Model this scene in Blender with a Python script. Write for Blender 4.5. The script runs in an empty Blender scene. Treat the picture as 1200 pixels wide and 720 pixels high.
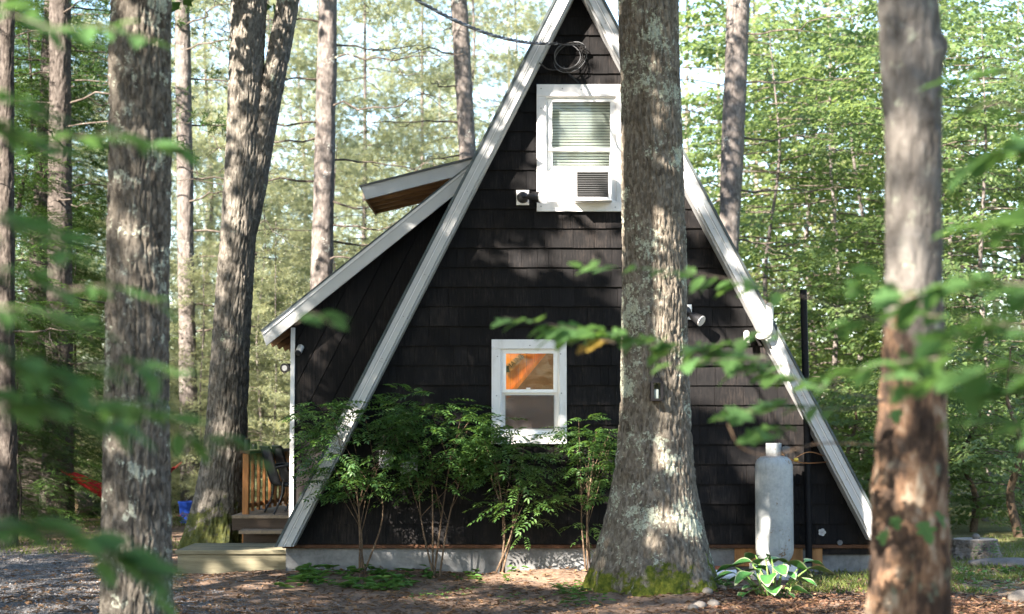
import bpy, math, random
import numpy as np
from mathutils import Vector, Matrix

# ------------------------------------------------------------------ camera, sky, sun, exposure
sc = bpy.context.scene
COL = sc.collection
FPX = 2040.0            # focal length in pixels of a 1200 px wide picture
CAMD = 18.0             # metres from the camera to the gable wall (wall plane y = 0)
EYE = 1.5
PITCH = math.atan(140.0 / FPX)
camd = bpy.data.cameras.new('camera')
cam = bpy.data.objects.new('camera', camd)
COL.objects.link(cam)
cam.location = (0, -CAMD, EYE)
cam.rotation_euler = (math.pi / 2 + PITCH, 0, 0)
camd.sensor_width = 36.0
camd.lens = 36.0 * FPX / 1200.0
camd.clip_start = 0.05
camd.clip_end = 900.0
camd.dof.use_dof = True
camd.dof.focus_distance = 17.0
camd.dof.aperture_fstop = 1.85
camd.dof.aperture_blades = 9
sc.camera = cam

SUN = Vector((-0.54, -0.65, 0.54)).normalized()      # direction towards the sun
w = bpy.data.worlds.new('World')
sc.world = w
w.use_nodes = True
wn = w.node_tree
sky = wn.nodes.new('ShaderNodeTexSky')
sky.sky_type = 'NISHITA'
sky.sun_disc = False
sky.sun_elevation = math.asin(SUN.z)
sky.sun_rotation = math.atan2(SUN.x, SUN.y)
sky.air_density = 1.0
sky.dust_density = 0.6
wn.nodes['Background'].inputs[1].default_value = 0.07
wn.links.new(sky.outputs[0], wn.nodes['Background'].inputs[0])
sl = bpy.data.lights.new('sun', 'SUN')
sl.energy = 4.4
sl.angle = math.radians(0.53)
sl.color = (1.0, 0.89, 0.78)
sun = bpy.data.objects.new('sun', sl)
COL.objects.link(sun)
sun.rotation_euler = SUN.to_track_quat('Z', 'Y').to_euler()
sun.location = (-20, -24, 20)
vs = sc.view_settings
vs.view_transform = 'Standard'
vs.look = 'None'
vs.gamma = 1.0
vs.use_curve_mapping = False
vs.exposure = 3.15
sc.render.engine = 'CYCLES'
cy = sc.cycles
cy.use_denoising = True
cy.denoiser = 'OPENIMAGEDENOISE'
cy.max_bounces = 7
cy.diffuse_bounces = 4
cy.glossy_bounces = 3
cy.transmission_bounces = 4
cy.transparent_max_bounces = 8
cy.caustics_reflective = False
cy.caustics_refractive = False
cy.sample_clamp_indirect = 6.0

R = random.Random(7)
RN = np.random.default_rng(11)
_cp, _sp = math.cos(PITCH), math.sin(PITCH)


def P(px, py, Y):
    """world point seen at pixel (px, py) of the 1200x720 photograph on the plane y = Y"""
    dx = (px - 600.0) / FPX
    dy = (360.0 - py) / FPX
    d = (dx, _cp - dy * _sp, _sp + dy * _cp)
    t = (Y + CAMD) / d[1]
    return Vector((d[0] * t, Y, EYE + d[2] * t))


def G(px, py, z=0.0):
    """world point at pixel (px, py) on the level z"""
    dx = (px - 600.0) / FPX
    dy = (360.0 - py) / FPX
    d = (dx, _cp - dy * _sp, _sp + dy * _cp)
    t = (z - EYE) / d[2]
    return Vector((d[0] * t, d[1] * t - CAMD, z))


def project(p):
    """numpy (n,3) -> pixel coordinates"""
    x, y, z = p[:, 0], p[:, 1] + CAMD, p[:, 2] - EYE
    f = y * _cp + z * _sp
    u = -y * _sp + z * _cp
    return 600 + FPX * x / f, 360 - FPX * u / f


# ------------------------------------------------------------------ scene helpers
def link(o):
    COL.objects.link(o)
    return o


def tag(o, label=None, cat=None, group=None, kind=None):
    if label:
        o['label'] = label
    if cat:
        o['category'] = cat
    if group:
        o['group'] = group
    if kind:
        o['kind'] = kind
    return o


def thing(name, loc, label, cat, group=None):
    e = bpy.data.objects.new(name, None)
    e.empty_display_size = 0.2
    e.location = loc
    link(e)
    return tag(e, label, cat, group)


def adopt(o, parent):
    if parent is not None:
        o.parent = parent
        o.matrix_parent_inverse = Matrix.Translation(-world_loc(parent))
    return o


def world_loc(o):
    # parents are never rotated or scaled here; meshes built in world space sit at the origin
    if o.parent is None:
        return Vector(o.location)
    return Vector(o.location)


def np_mesh(name, V, faces, smooth=False):
    V = np.asarray(V, dtype=np.float32)
    me = bpy.data.meshes.new(name)
    me.vertices.add(len(V))
    me.vertices.foreach_set('co', V.ravel())
    loops, tot = [], []
    for f in faces:
        f = np.asarray(f, dtype=np.int32)
        if len(f) == 0:
            continue
        loops.append(f.ravel())
        tot.append(np.full(len(f), f.shape[1], dtype=np.int32))
    loops = np.concatenate(loops)
    tot = np.concatenate(tot)
    me.loops.add(len(loops))
    me.loops.foreach_set('vertex_index', loops)
    me.polygons.add(len(tot))
    start = np.zeros(len(tot), dtype=np.int32)
    start[1:] = np.cumsum(tot)[:-1]
    me.polygons.foreach_set('loop_start', start)
    me.polygons.foreach_set('loop_total', tot)
    if smooth:
        me.polygons.foreach_set('use_smooth', np.ones(len(tot), dtype=bool))
    me.update(calc_edges=True)
    return me


def obj(name, me, m, parent=None):
    o = bpy.data.objects.new(name, me)
    link(o)
    if m is not None and len(me.materials) == 0:
        me.materials.append(m)
    return adopt(o, parent)


class MB:
    def __init__(self):
        self.v, self.f = [], []

    def add(self, vs_, fs):
        b = len(self.v)
        self.v += [tuple(x) for x in vs_]
        self.f += [tuple(i + b for i in f) for f in fs]
        return self

    def box(self, x0, x1, y0, y1, z0, z1):
        return self.prism([(x0, z0), (x1, z0), (x1, z1), (x0, z1)], y0, y1)

    def prism(self, poly, y0, y1):
        n = len(poly)
        vs_ = [(p[0], y0, p[1]) for p in poly] + [(p[0], y1, p[1]) for p in poly]
        fs = [tuple(range(n)), tuple(range(2 * n - 1, n - 1, -1))]
        for i in range(n):
            j = (i + 1) % n
            fs.append((i, n + i, n + j, j))
        return self.add(vs_, fs)

    def hexa(self, a):
        """eight corners: bottom ring 0-3, top ring 4-7"""
        return self.add(a, [(3, 2, 1, 0), (4, 5, 6, 7), (0, 1, 5, 4), (1, 2, 6, 5), (2, 3, 7, 6), (3, 0, 4, 7)])

    def tube(self, pts, r, n=8, cap=True):
        pts = [Vector(p) for p in pts]
        m = len(pts)
        rs = [r] * m if isinstance(r, (int, float)) else list(r)
        vs_ = []
        up = None
        for i, p in enumerate(pts):
            t = (pts[min(i + 1, m - 1)] - pts[max(i - 1, 0)]).normalized()
            if up is None:
                a = Vector((0, 0, 1)) if abs(t.z) < 0.9 else Vector((1, 0, 0))
                up = (a - t * a.dot(t)).normalized()
            else:
                up = (up - t * up.dot(t)).normalized()
            s = t.cross(up)
            for k in range(n):
                an = 2 * math.pi * k / n
                vs_.append(p + (up * math.cos(an) + s * math.sin(an)) * rs[i])
        fs = []
        for i in range(m - 1):
            for k in range(n):
                a, b = i * n + k, i * n + (k + 1) % n
                fs.append((a, b, b + n, a + n))
        if cap:
            fs.append(tuple(range(n - 1, -1, -1)))
            fs.append(tuple(range((m - 1) * n, m * n)))
        return self.add(vs_, fs)

    def lathe(self, prof, c, n=24):
        c = Vector(c)
        vs_, fs = [], []
        for (r, z) in prof:
            for k in range(n):
                a = 2 * math.pi * k / n
                vs_.append((c.x + r * math.cos(a), c.y + r * math.sin(a), c.z + z))
        for i in range(len(prof) - 1):
            for k in range(n):
                a, b = i * n + k, i * n + (k + 1) % n
                fs.append((a, b, b + n, a + n))
        fs.append(tuple(range(n - 1, -1, -1)))
        fs.append(tuple(range((len(prof) - 1) * n, len(prof) * n)))
        return self.add(vs_, fs)

    def build(self, name, m, parent=None, smooth=False, bevel=0.0):
        me = bpy.data.meshes.new(name)
        me.from_pydata(self.v, [], self.f)
        me.update()
        if smooth:
            me.polygons.foreach_set('use_smooth', np.ones(len(me.polygons), dtype=bool))
            try:
                me.set_sharp_from_angle(angle=math.radians(45))
            except Exception:
                pass
        o = obj(name, me, m, parent)
        if bevel:
            b = o.modifiers.new('bevel', 'BEVEL')
            b.width = bevel
            b.segments = 2
            b.limit_method = 'ANGLE'
        return o


def spline(pts, n):
    """Catmull-Rom through pts, n samples"""
    pts = [Vector(p) for p in pts]
    if len(pts) == 2:
        return [pts[0].lerp(pts[1], i / (n - 1)) for i in range(n)]
    q = [pts[0] * 2 - pts[1]] + pts + [pts[-1] * 2 - pts[-2]]
    out = []
    segs = len(pts) - 1
    for i in range(n):
        u = i / (n - 1) * segs
        k = min(int(u), segs - 1)
        t = u - k
        a, b, c, d = q[k], q[k + 1], q[k + 2], q[k + 3]
        out.append(0.5 * ((2 * b) + (c - a) * t + (2 * a - 5 * b + 4 * c - d) * t * t + (3 * b - a - 3 * c + d) * t ** 3))
    return out


# ------------------------------------------------------------------ numpy noise
def _h(i, j, k, seed):
    with np.errstate(over='ignore'):
        n = (i.astype(np.uint32) * np.uint32(374761393) + j.astype(np.uint32) * np.uint32(668265263)
             + k.astype(np.uint32) * np.uint32(2147483647 - 12345) + np.uint32(seed * 974711 + 17))
        n = (n ^ (n >> np.uint32(13))) * np.uint32(1274126177)
        n = n ^ (n >> np.uint32(16))
        n = n * np.uint32(2246822519)
        n = n ^ (n >> np.uint32(15))
    return n.astype(np.float64) / 4294967295.0


def vnoise(p, seed=0):
    p = np.asarray(p, dtype=np.float64)
    i = np.floor(p).astype(np.int64)
    f = p - i
    f = f * f * (3 - 2 * f)
    x, y, z = i[:, 0], i[:, 1], i[:, 2]
    r = 0
    for dx in (0, 1):
        wx = f[:, 0] if dx else 1 - f[:, 0]
        for dy in (0, 1):
            wy = f[:, 1] if dy else 1 - f[:, 1]
            for dz in (0, 1):
                wz = f[:, 2] if dz else 1 - f[:, 2]
                r = r + wx * wy * wz * _h(x + dx, y + dy, z + dz, seed)
    return r


def fbm(p, seed=0, o=3):
    p = np.asarray(p, dtype=np.float64)
    s, a, t = 0, 1.0, 0
    for k in range(o):
        s = s + a * vnoise(p * 2 ** k, seed + k)
        t += a
        a *= 0.5
    return s / t


def sstep(a, b, x):
    t = np.clip((x - a) / (b - a), 0, 1)
    return t * t * (3 - 2 * t)


# ------------------------------------------------------------------ materials
class NT:
    def __init__(self, name):
        self.m = bpy.data.materials.new(name)
        self.m.use_nodes = True
        self.t = self.m.node_tree
        self.b = self.t.nodes['Principled BSDF']
        self.out = self.t.nodes['Material Output']
        self._tc = None

    def n(self, ty, ins=None, **props):
        nd = self.t.nodes.new(ty)
        for k, v in props.items():
            setattr(nd, k, v)
        for k, v in (ins or {}).items():
            self.set(nd.inputs[k], v)
        return nd

    def set(self, sock, v):
        if hasattr(v, 'outputs'):
            v = v.outputs[0]
        if isinstance(v, bpy.types.NodeSocket):
            self.t.links.new(v, sock)
        else:
            if isinstance(v, tuple) and len(v) == 3 and sock.type == 'RGBA':
                v = v + (1.0,)
            sock.default_value = v

    def obj_co(self):
        if self._tc is None:
            self._tc = self.t.nodes.new('ShaderNodeTexCoord')
        return self._tc.outputs['Object']

    def mapped(self, scale=(1, 1, 1), loc=(0, 0, 0), rot=(0, 0, 0), co=None):
        nd = self.n('ShaderNodeMapping')
        self.t.links.new(co or self.obj_co(), nd.inputs['Vector'])
        nd.inputs['Scale'].default_value = scale
        nd.inputs['Location'].default_value = loc
        nd.inputs['Rotation'].default_value = rot
        return nd.outputs[0]

    def noise(self, scale, detail=4, rough=0.55, vec=None, dist=0.0):
        nd = self.n('ShaderNodeTexNoise', {'Scale': scale, 'Detail': detail, 'Roughness': rough, 'Distortion': dist})
        self.t.links.new(vec or self.obj_co(), nd.inputs['Vector'])
        return nd.outputs['Fac']

    def voro(self, scale, vec=None, feature='F1', out='Distance', rnd=1.0):
        nd = self.n('ShaderNodeTexVoronoi', {'Scale': scale, 'Randomness': rnd}, feature=feature)
        self.t.links.new(vec or self.obj_co(), nd.inputs['Vector'])
        return nd.outputs[out]

    def ramp(self, fac, stops, interp='LINEAR'):
        nd = self.n('ShaderNodeValToRGB')
        cr = nd.color_ramp
        cr.interpolation = interp
        while len(cr.elements) < len(stops):
            cr.elements.new(0.5)
        for e, (p, c) in zip(cr.elements, stops):
            e.position = p
            c = (c, c, c) if isinstance(c, (int, float)) else c
            e.color = tuple(c) + (1.0,)
        self.set(nd.inputs['Fac'], fac)
        return nd.outputs['Color']

    def mix(self, fac, a, b, blend='MIX'):
        nd = self.n('ShaderNodeMix', data_type='RGBA', blend_type=blend)
        self.set(nd.inputs[0], fac)
        self.set(nd.inputs[6], a)
        self.set(nd.inputs[7], b)
        return nd.outputs[2]

    def math(self, op, a, b=0.0, c=0.0, clamp=False):
        nd = self.n('ShaderNodeMath', operation=op, use_clamp=clamp)
        self.set(nd.inputs[0], a)
        self.set(nd.inputs[1], b)
        if len(nd.inputs) > 2:
            self.set(nd.inputs[2], c)
        return nd.outputs[0]

    def sep(self, vec=None):
        nd = self.n('ShaderNodeSeparateXYZ')
        self.t.links.new(vec or self.obj_co(), nd.inputs[0])
        return nd.outputs

    def bump(self, h, strength=0.5, dist=0.01):
        nd = self.n('ShaderNodeBump', {'Strength': strength, 'Distance': dist})
        self.set(nd.inputs['Height'], h)
        self.set(self.b.inputs['Normal'], nd.outputs[0])
        return nd.outputs[0]

    def base(self, c, rough=0.6, spec=0.3, metal=0.0):
        self.set(self.b.inputs['Base Color'], c)
        self.set(self.b.inputs['Roughness'], rough)
        self.set(self.b.inputs['Specular IOR Level'], spec)
        self.set(self.b.inputs['Metallic'], metal)
        return self


M = {}


def plain(name, col, rough=0.6, spec=0.3, metal=0.0, var=0.25, scale=6.0, bump=0.1, stretch=(1, 1, 1)):
    """a colour with mottled wear and a little relief"""
    t = NT(name)
    v = t.mapped(stretch)
    n1 = t.noise(scale, 5, 0.6, v)
    n2 = t.noise(scale * 9, 4, 0.6, v)
    a = tuple(x * (1 - var) for x in col)
    b = tuple(min(1, x * (1 + var)) for x in col)
    c = t.ramp(t.math('ADD', t.math('MULTIPLY', n1, 0.65), t.math('MULTIPLY', n2, 0.35)), [(0.35, a), (0.65, b)])
    t.base(c, t.math('MULTIPLY_ADD', n2, 0.25, rough - 0.12), spec, metal)
    if bump:
        t.bump(n2, bump, 0.004)
    M[name] = t.m
    return t.m


def leaf_mat(name, cols, trans, tfac=0.38, rough=0.45, spec=0.25):
    t = NT(name)
    g = t.n('ShaderNodeNewGeometry')
    ri = g.outputs['Random Per Island']
    big = t.noise(0.55, 2, 0.5)
    f = t.math('ADD', t.math('MULTIPLY', ri, 0.65), t.math('MULTIPLY', big, 0.5))
    k = len(cols)
    c = t.ramp(f, [(0.15 + 0.75 * i / (k - 1), cols[i]) for i in range(k)])
    t.base(c, rough, spec)
    tr = t.n('ShaderNodeBsdfTranslucent')
    t.set(tr.inputs[0], t.mix(0.75, c, trans))
    mx = t.n('ShaderNodeMixShader')
    mx.inputs[0].default_value = tfac
    t.t.links.new(t.b.outputs[0], mx.inputs[1])
    t.t.links.new(tr.outputs[0], mx.inputs[2])
    t.t.links.new(mx.outputs[0], t.out.inputs['Surface'])
    M[name] = t.m
    return t.m


def bark_mat(name, dark, mid, light, lichen=(0.36, 0.40, 0.31), lich=0.5, moss=0.0, moss_top=0.8, fine=1.0, stretch=0.14, flaky=False, lsc=2.6):
    t = NT(name)
    v = t.mapped((1, 1, stretch))
    a = t.noise(34 * fine, 6, 0.62, v, 0.4)
    b = t.noise(5.0, 4, 0.6)
    f = t.math('ADD', t.math('MULTIPLY', a, 0.72), t.math('MULTIPLY', b, 0.28))
    c = t.ramp(f, [(0.36, dark), (0.50, mid), (0.64, light)])
    if flaky:
        vv = t.mapped((1, 1, 0.55))
        fl = t.voro(38 * fine, vv, 'F1', 'Color')
        c = t.mix(0.45, c, t.ramp(fl, [(0.1, dark), (0.5, mid), (0.9, light)]))
    if lich > 0:
        l1 = t.noise(lsc, 3, 0.6)
        l2 = t.noise(30, 5, 0.7)
        lf = t.math('ADD', t.math('MULTIPLY', l1, 0.6), t.math('MULTIPLY', l2, 0.4))
        lm = t.ramp(lf, [(0.66 - 0.2 * lich, 0.0), (0.70 - 0.2 * lich, 0.9)])
        lc = t.ramp(t.noise(60, 3, 0.6), [(0.3, tuple(x * 0.72 for x in lichen)), (0.7, tuple(min(1, x * 1.3) for x in lichen))])
        c = t.mix(lm, c, lc)
    if moss > 0:
        z = t.sep()[2]
        mz = t.math('MULTIPLY_ADD', z, -1.0 / moss_top, 1.0)
        mm = t.math('ADD', mz, t.math('MULTIPLY_ADD', t.noise(5.5, 5, 0.7), 2.4, -1.42))
        mm = t.math('MULTIPLY', t.ramp(mm, [(0.30, 0.0), (0.46, 1.0)]), moss)
        mc = t.ramp(t.noise(26, 4, 0.6), [(0.3, (0.03, 0.045, 0.008)), (0.55, (0.085, 0.10, 0.014)), (0.75, (0.17, 0.16, 0.03))])
        c = t.mix(mm, c, mc)
    t.base(c, 0.9, 0.12)
    t.bump(t.math('ADD', a, t.math('MULTIPLY', t.noise(90, 3, 0.6), 0.35)), 0.75, 0.018)
    M[name] = t.m
    return t.m


# --- bark
bark_mat('bark_oak', (0.024, 0.021, 0.018), (0.082, 0.073, 0.060), (0.185, 0.168, 0.14), lichen=(0.27, 0.29, 0.235), lich=0.50, stretch=0.40, lsc=6.0, flaky=True)
bark_mat('bark_hero', (0.034, 0.029, 0.023), (0.115, 0.10, 0.079), (0.23, 0.207, 0.17), lichen=(0.30, 0.325, 0.255), lich=0.60, moss=1.0, moss_top=0.62, stretch=0.42, flaky=True)
bark_mat('bark_fork', (0.040, 0.036, 0.030), (0.13, 0.118, 0.10), (0.26, 0.24, 0.205), lich=0.28, moss=0.8, moss_top=1.0, stretch=0.36, flaky=True)
bark_mat('bark_pine', (0.055, 0.047, 0.042), (0.12, 0.105, 0.095), (0.20, 0.18, 0.165), lichen=(0.36, 0.37, 0.33), lich=0.22, fine=0.7, stretch=0.5, flaky=True)
bark_mat('bark_dark', (0.025, 0.021, 0.018), (0.065, 0.055, 0.048), (0.12, 0.105, 0.092), lich=0.15, fine=0.8, stretch=0.4, flaky=True)
bark_mat('bark_pale', (0.10, 0.088, 0.075), (0.20, 0.18, 0.155), (0.32, 0.30, 0.26), lich=0.3, fine=0.6, stretch=0.6)
bark_mat('twig_bark', (0.04, 0.032, 0.026), (0.085, 0.07, 0.058), (0.15, 0.13, 0.11), lich=0.2, fine=1.0, stretch=0.5)
bark_mat('stem_bark', (0.055, 0.038, 0.026), (0.11, 0.076, 0.05), (0.19, 0.14, 0.095), lich=0.0, fine=1.5, stretch=0.4)


def right_bark():
    t = NT('bark_peel_dapple')
    v = t.mapped((1, 1, 0.4))
    a = t.noise(16, 6, 0.65, v, 0.5)
    b = t.noise(6, 5, 0.65, t.mapped((1, 1, 0.55), (3, 1, 7)), 0.3)
    top = t.ramp(t.math('ADD', t.math('MULTIPLY', a, 0.5), t.math('MULTIPLY', b, 0.5)), [(0.36, (0.040, 0.036, 0.032)), (0.5, (0.09, 0.083, 0.074)), (0.64, (0.155, 0.145, 0.13))])
    lich = t.ramp(t.noise(13, 6, 0.72), [(0.57, 0.0), (0.66, 0.85)])
    top = t.mix(lich, top, (0.20, 0.215, 0.17))
    low = t.ramp(t.math('ADD', t.math('MULTIPLY', a, 0.45), t.math('MULTIPLY', b, 0.55)),
                 [(0.38, (0.014, 0.010, 0.008)), (0.47, (0.042, 0.029, 0.021)), (0.54, (0.14, 0.085, 0.052)), (0.60, (0.25, 0.205, 0.15))])  # flaky bark tones; the palest patches also stand in for sun dapples
    gl = t.ramp(t.noise(9, 5, 0.7, t.mapped((1, 1, 0.7), (5, 5, 2))), [(0.60, 0.0), (0.66, 0.8)])
    low = t.mix(gl, low, (0.12, 0.14, 0.10))
    z = t.sep()[2]
    m = t.math('ADD', t.math('MULTIPLY_ADD', z, -1.6, 3.3), t.math('MULTIPLY_ADD', t.noise(3.5, 3, 0.6), 3.0, -1.5))
    m = t.ramp(m, [(0.3, 0.0), (0.6, 1.0)])
    t.base(t.mix(m, top, low), 0.9, 0.12)
    t.bump(t.math('ADD', a, t.math('MULTIPLY', b, 0.8)), 0.9, 0.03)
    M['bark_peel_dapple'] = t.m


right_bark()

# --- foliage
leaf_mat('leaf_maple', [(0.040, 0.078, 0.026), (0.078, 0.128, 0.044), (0.135, 0.18, 0.075)], (0.30, 0.40, 0.11), 0.46, 0.4, 0.4)
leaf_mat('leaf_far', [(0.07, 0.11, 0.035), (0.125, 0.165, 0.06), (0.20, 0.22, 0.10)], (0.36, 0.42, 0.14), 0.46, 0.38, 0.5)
leaf_mat('leaf_pine', [(0.11, 0.155, 0.105), (0.19, 0.22, 0.135), (0.32, 0.31, 0.14)], (0.50, 0.52, 0.27), 0.52, 0.36, 0.5)
leaf_mat('leaf_hemlock', [(0.014, 0.034, 0.010), (0.026, 0.056, 0.014), (0.05, 0.09, 0.022)], (0.09, 0.17, 0.02), 0.3)
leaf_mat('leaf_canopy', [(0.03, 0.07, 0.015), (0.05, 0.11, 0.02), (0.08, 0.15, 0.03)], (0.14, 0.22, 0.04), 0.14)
leaf_mat('leaf_shrub', [(0.022, 0.058, 0.017), (0.038, 0.088, 0.025), (0.07, 0.13, 0.034)], (0.17, 0.31, 0.04), 0.35, 0.36, 0.45)
leaf_mat('leaf_near', [(0.032, 0.078, 0.028), (0.05, 0.11, 0.038), (0.078, 0.145, 0.046)], (0.16, 0.31, 0.07), 0.4, 0.6, 0.1)
leaf_mat('leaf_fresh', [(0.04, 0.095, 0.028), (0.06, 0.13, 0.036), (0.09, 0.165, 0.045)], (0.19, 0.34, 0.06), 0.45, 0.5, 0.2)
leaf_mat('leaf_near_dark', [(0.024, 0.06, 0.02), (0.04, 0.088, 0.028), (0.065, 0.12, 0.034)], (0.12, 0.25, 0.045), 0.35, 0.6, 0.1)
leaf_mat('leaf_autumn', [(0.22, 0.10, 0.02), (0.24, 0.15, 0.03), (0.17, 0.17, 0.04)], (0.36, 0.22, 0.04), 0.35)
leaf_mat('leaf_ground', [(0.04, 0.10, 0.025), (0.065, 0.145, 0.035), (0.10, 0.19, 0.045)], (0.2, 0.36, 0.05), 0.3)
leaf_mat('grass_blade', [(0.06, 0.10, 0.02), (0.10, 0.14, 0.03), (0.16, 0.17, 0.05)], (0.25, 0.32, 0.05), 0.3)
leaf_mat('litter', [(0.06, 0.035, 0.02), (0.15, 0.085, 0.045), (0.27, 0.17, 0.09)], (0.3, 0.16, 0.06), 0.12, 0.7, 0.2)

# --- buildings and things
def paint_black():
    t = NT('black_stain')
    oi = t.n('ShaderNodeObjectInfo')
    pos = t.n('ShaderNodeNewGeometry').outputs['Position']
    g = t.noise(60, 5, 0.65, t.mapped((1, 1, 0.06), co=pos))
    b = t.noise(1.6, 5, 0.65, pos)
    c = t.ramp(t.math('ADD', t.math('MULTIPLY', g, 0.5), t.math('MULTIPLY', b, 0.5)),
               [(0.35, (0.0040, 0.0041, 0.0046)), (0.52, (0.0084, 0.0079, 0.0081)), (0.70, (0.030, 0.0245, 0.0215))])
    r = t.ramp(oi.outputs['Random'], [(0.0, 0.80), (0.5, 1.0), (0.9, 1.2), (1.0, 1.6)])
    c = t.mix(1.0, c, r, 'MULTIPLY')
    # soil splash on the lowest courses, thin pale scratches
    z = t.sep(pos)[2]
    sp_ = t.math('ADD', t.math('MULTIPLY_ADD', z, -1.6, 1.0), t.math('MULTIPLY_ADD', t.noise(7, 6, 0.75, pos), 2.6, -1.55))
    c = t.mix(t.math('MULTIPLY', t.ramp(sp_, [(0.3, 0.0), (0.9, 1.0)]), 0.55), c, (0.060, 0.044, 0.034))
    sc_ = t.ramp(t.noise(120, 2, 0.5, t.mapped((1, 1, 0.12), co=pos)), [(0.74, 0.0), (0.78, 0.5)])
    c = t.mix(sc_, c, (0.10, 0.085, 0.07))
    t.base(c, 0.72, 0.10)
    t.bump(g, 0.55, 0.006)
    M['black_stain'] = t.m


paint_black()


def white_paint(name, col, grime=(0.42, 0.40, 0.36), amt=0.5):
    t = NT(name)
    n1 = t.noise(2.2, 5, 0.65)
    n2 = t.noise(14, 5, 0.7, t.mapped((1, 1, 0.35)))
    f = t.math('MULTIPLY', t.ramp(t.math('ADD', t.math('MULTIPLY', n1, 0.5), t.math('MULTIPLY', n2, 0.5)), [(0.50, 0.0), (0.68, 1.0)]), amt)
    t.base(t.mix(f, col, grime), 0.45, 0.35)
    t.bump(n2, 0.08, 0.003)
    M[name] = t.m


white_paint('white_trim', (0.66, 0.66, 0.66), grime=(0.36, 0.34, 0.31), amt=0.4)
white_paint('white_vinyl', (0.80, 0.80, 0.79), amt=0.15)
white_paint('fascia_paint', (0.38, 0.39, 0.39), grime=(0.27, 0.27, 0.25), amt=0.2)
plain('roofing', (0.07, 0.085, 0.085), 0.8, 0.2, var=0.3, scale=8, bump=0.4)
plain('drip_metal', (0.06, 0.065, 0.065), 0.5, 0.3, var=0.2)
plain('black_metal', (0.007, 0.007, 0.008), 0.6, 0.12, var=0.3)
plain('black_plastic', (0.016, 0.016, 0.017), 0.4, 0.4, var=0.2)
plain('rafter_wood', (0.42, 0.23, 0.10), 0.7, 0.2, var=0.35, scale=5, bump=0.3, stretch=(0.2, 4, 4))
plain('soffit_wood', (0.15, 0.085, 0.045), 0.75, 0.2, var=0.4, scale=5, bump=0.3, stretch=(0.2, 4, 4))
plain('deck_wood', (0.24, 0.19, 0.14), 0.8, 0.2, var=0.3, scale=6, bump=0.3, stretch=(4, 0.3, 4))
plain('rail_wood', (0.36, 0.16, 0.055), 0.65, 0.25, var=0.35, scale=6, bump=0.3, stretch=(4, 4, 0.25))
plain('cap_wood', (0.10, 0.06, 0.035), 0.7, 0.2, var=0.3, scale=6, bump=0.3)
plain('dark_tread', (0.075, 0.055, 0.042), 0.75, 0.2, var=0.35, scale=5, bump=0.3, stretch=(0.3, 4, 4))
plain('new_lumber', (0.18, 0.165, 0.11), 0.75, 0.2, var=0.42, scale=5, bump=0.3, stretch=(0.25, 4, 4))
plain('board_orange', (0.30, 0.15, 0.06), 0.75, 0.2, var=0.35, scale=5, bump=0.3, stretch=(4, 4, 0.3))
plain('concrete', (0.165, 0.167, 0.165), 0.9, 0.15, var=0.42, scale=2.2, bump=0.6)
plain('ledge_wood', (0.075, 0.038, 0.022), 0.85, 0.15, var=0.5, scale=9, bump=0.5)
plain('block_white', (0.55, 0.56, 0.55), 0.8, 0.2, var=0.2, scale=6, bump=0.4)
plain('pvc', (0.55, 0.54, 0.51), 0.4, 0.4, var=0.06)
plain('grey_plastic', (0.36, 0.37, 0.37), 0.5, 0.35, var=0.1)
plain('grille', (0.06, 0.061, 0.062), 0.5, 0.35, var=0.15)
plain('room_wall', (0.17, 0.10, 0.065), 0.8, 0.15, var=0.25, scale=3, stretch=(1, 1, 5))
plain('room_dark', (0.09, 0.07, 0.055), 0.85, 0.1, var=0.25)
plain('blind', (0.6, 0.62, 0.57), 0.6, 0.2, var=0.06)
plain('sling', (0.055, 0.055, 0.058), 0.8, 0.2, var=0.15, scale=60, bump=0.4)
plain('chair_frame', (0.012, 0.012, 0.014), 0.4, 0.4, var=0.2)
plain('bucket_blue', (0.02, 0.07, 0.42), 0.4, 0.4, var=0.12)
plain('hammock_red', (0.42, 0.025, 0.03), 0.85, 0.15, var=0.45, scale=14, bump=0.3, stretch=(1, 1, 6))
plain('rope', (0.42, 0.08, 0.07), 0.85, 0.1, var=0.2)
plain('cable_black', (0.02, 0.02, 0.02), 0.5, 0.3, var=0.2)
plain('cable_grey', (0.22, 0.22, 0.22), 0.45, 0.4, var=0.2)
plain('rock_grey', (0.13, 0.118, 0.105), 0.9, 0.15, var=0.35, scale=9, bump=0.6)
plain('rock_moss', (0.10, 0.12, 0.06), 0.95, 0.1, var=0.5, scale=8, bump=0.6)
plain('stump_bark', (0.13, 0.115, 0.10), 0.95, 0.1, var=0.5, scale=9, bump=0.8, stretch=(1, 1, 0.3))
plain('stump_top', (0.24, 0.21, 0.175), 0.9, 0.1, var=0.3, scale=12, bump=0.5)
plain('log_end', (0.26, 0.19, 0.12), 0.9, 0.1, var=0.3, scale=12, bump=0.4)
plain('brick_red', (0.24, 0.09, 0.05), 0.9, 0.1, var=0.4, scale=12, bump=0.5)
plain('pipe_grey', (0.10, 0.105, 0.11), 0.6, 0.3, var=0.2)
plain('downpipe_white', (0.62, 0.66, 0.70), 0.45, 0.35, var=0.1)
plain('hosta_green', (0.04, 0.13, 0.03), 0.42, 0.4, var=0.25, scale=30, bump=0.2)
plain('hosta_cream', (0.27, 0.31, 0.18), 0.45, 0.35, var=0.1, scale=30, bump=0.1)
plain('hosta_stem', (0.14, 0.24, 0.06), 0.5, 0.3, var=0.2)
plain('copper', (0.40, 0.20, 0.10), 0.4, 0.4, 0.8, var=0.15)
plain('brass', (0.60, 0.42, 0.06), 0.4, 0.4, 0.5, var=0.15)
plain('lens_white', (0.46, 0.46, 0.45), 0.3, 0.4, var=0.05)
plain('sign_board', (0.36, 0.20, 0.08), 0.7, 0.2, var=0.2)
plain('sign_paint', (0.02, 0.028, 0.02), 0.6, 0.2, var=0.1)
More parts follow.
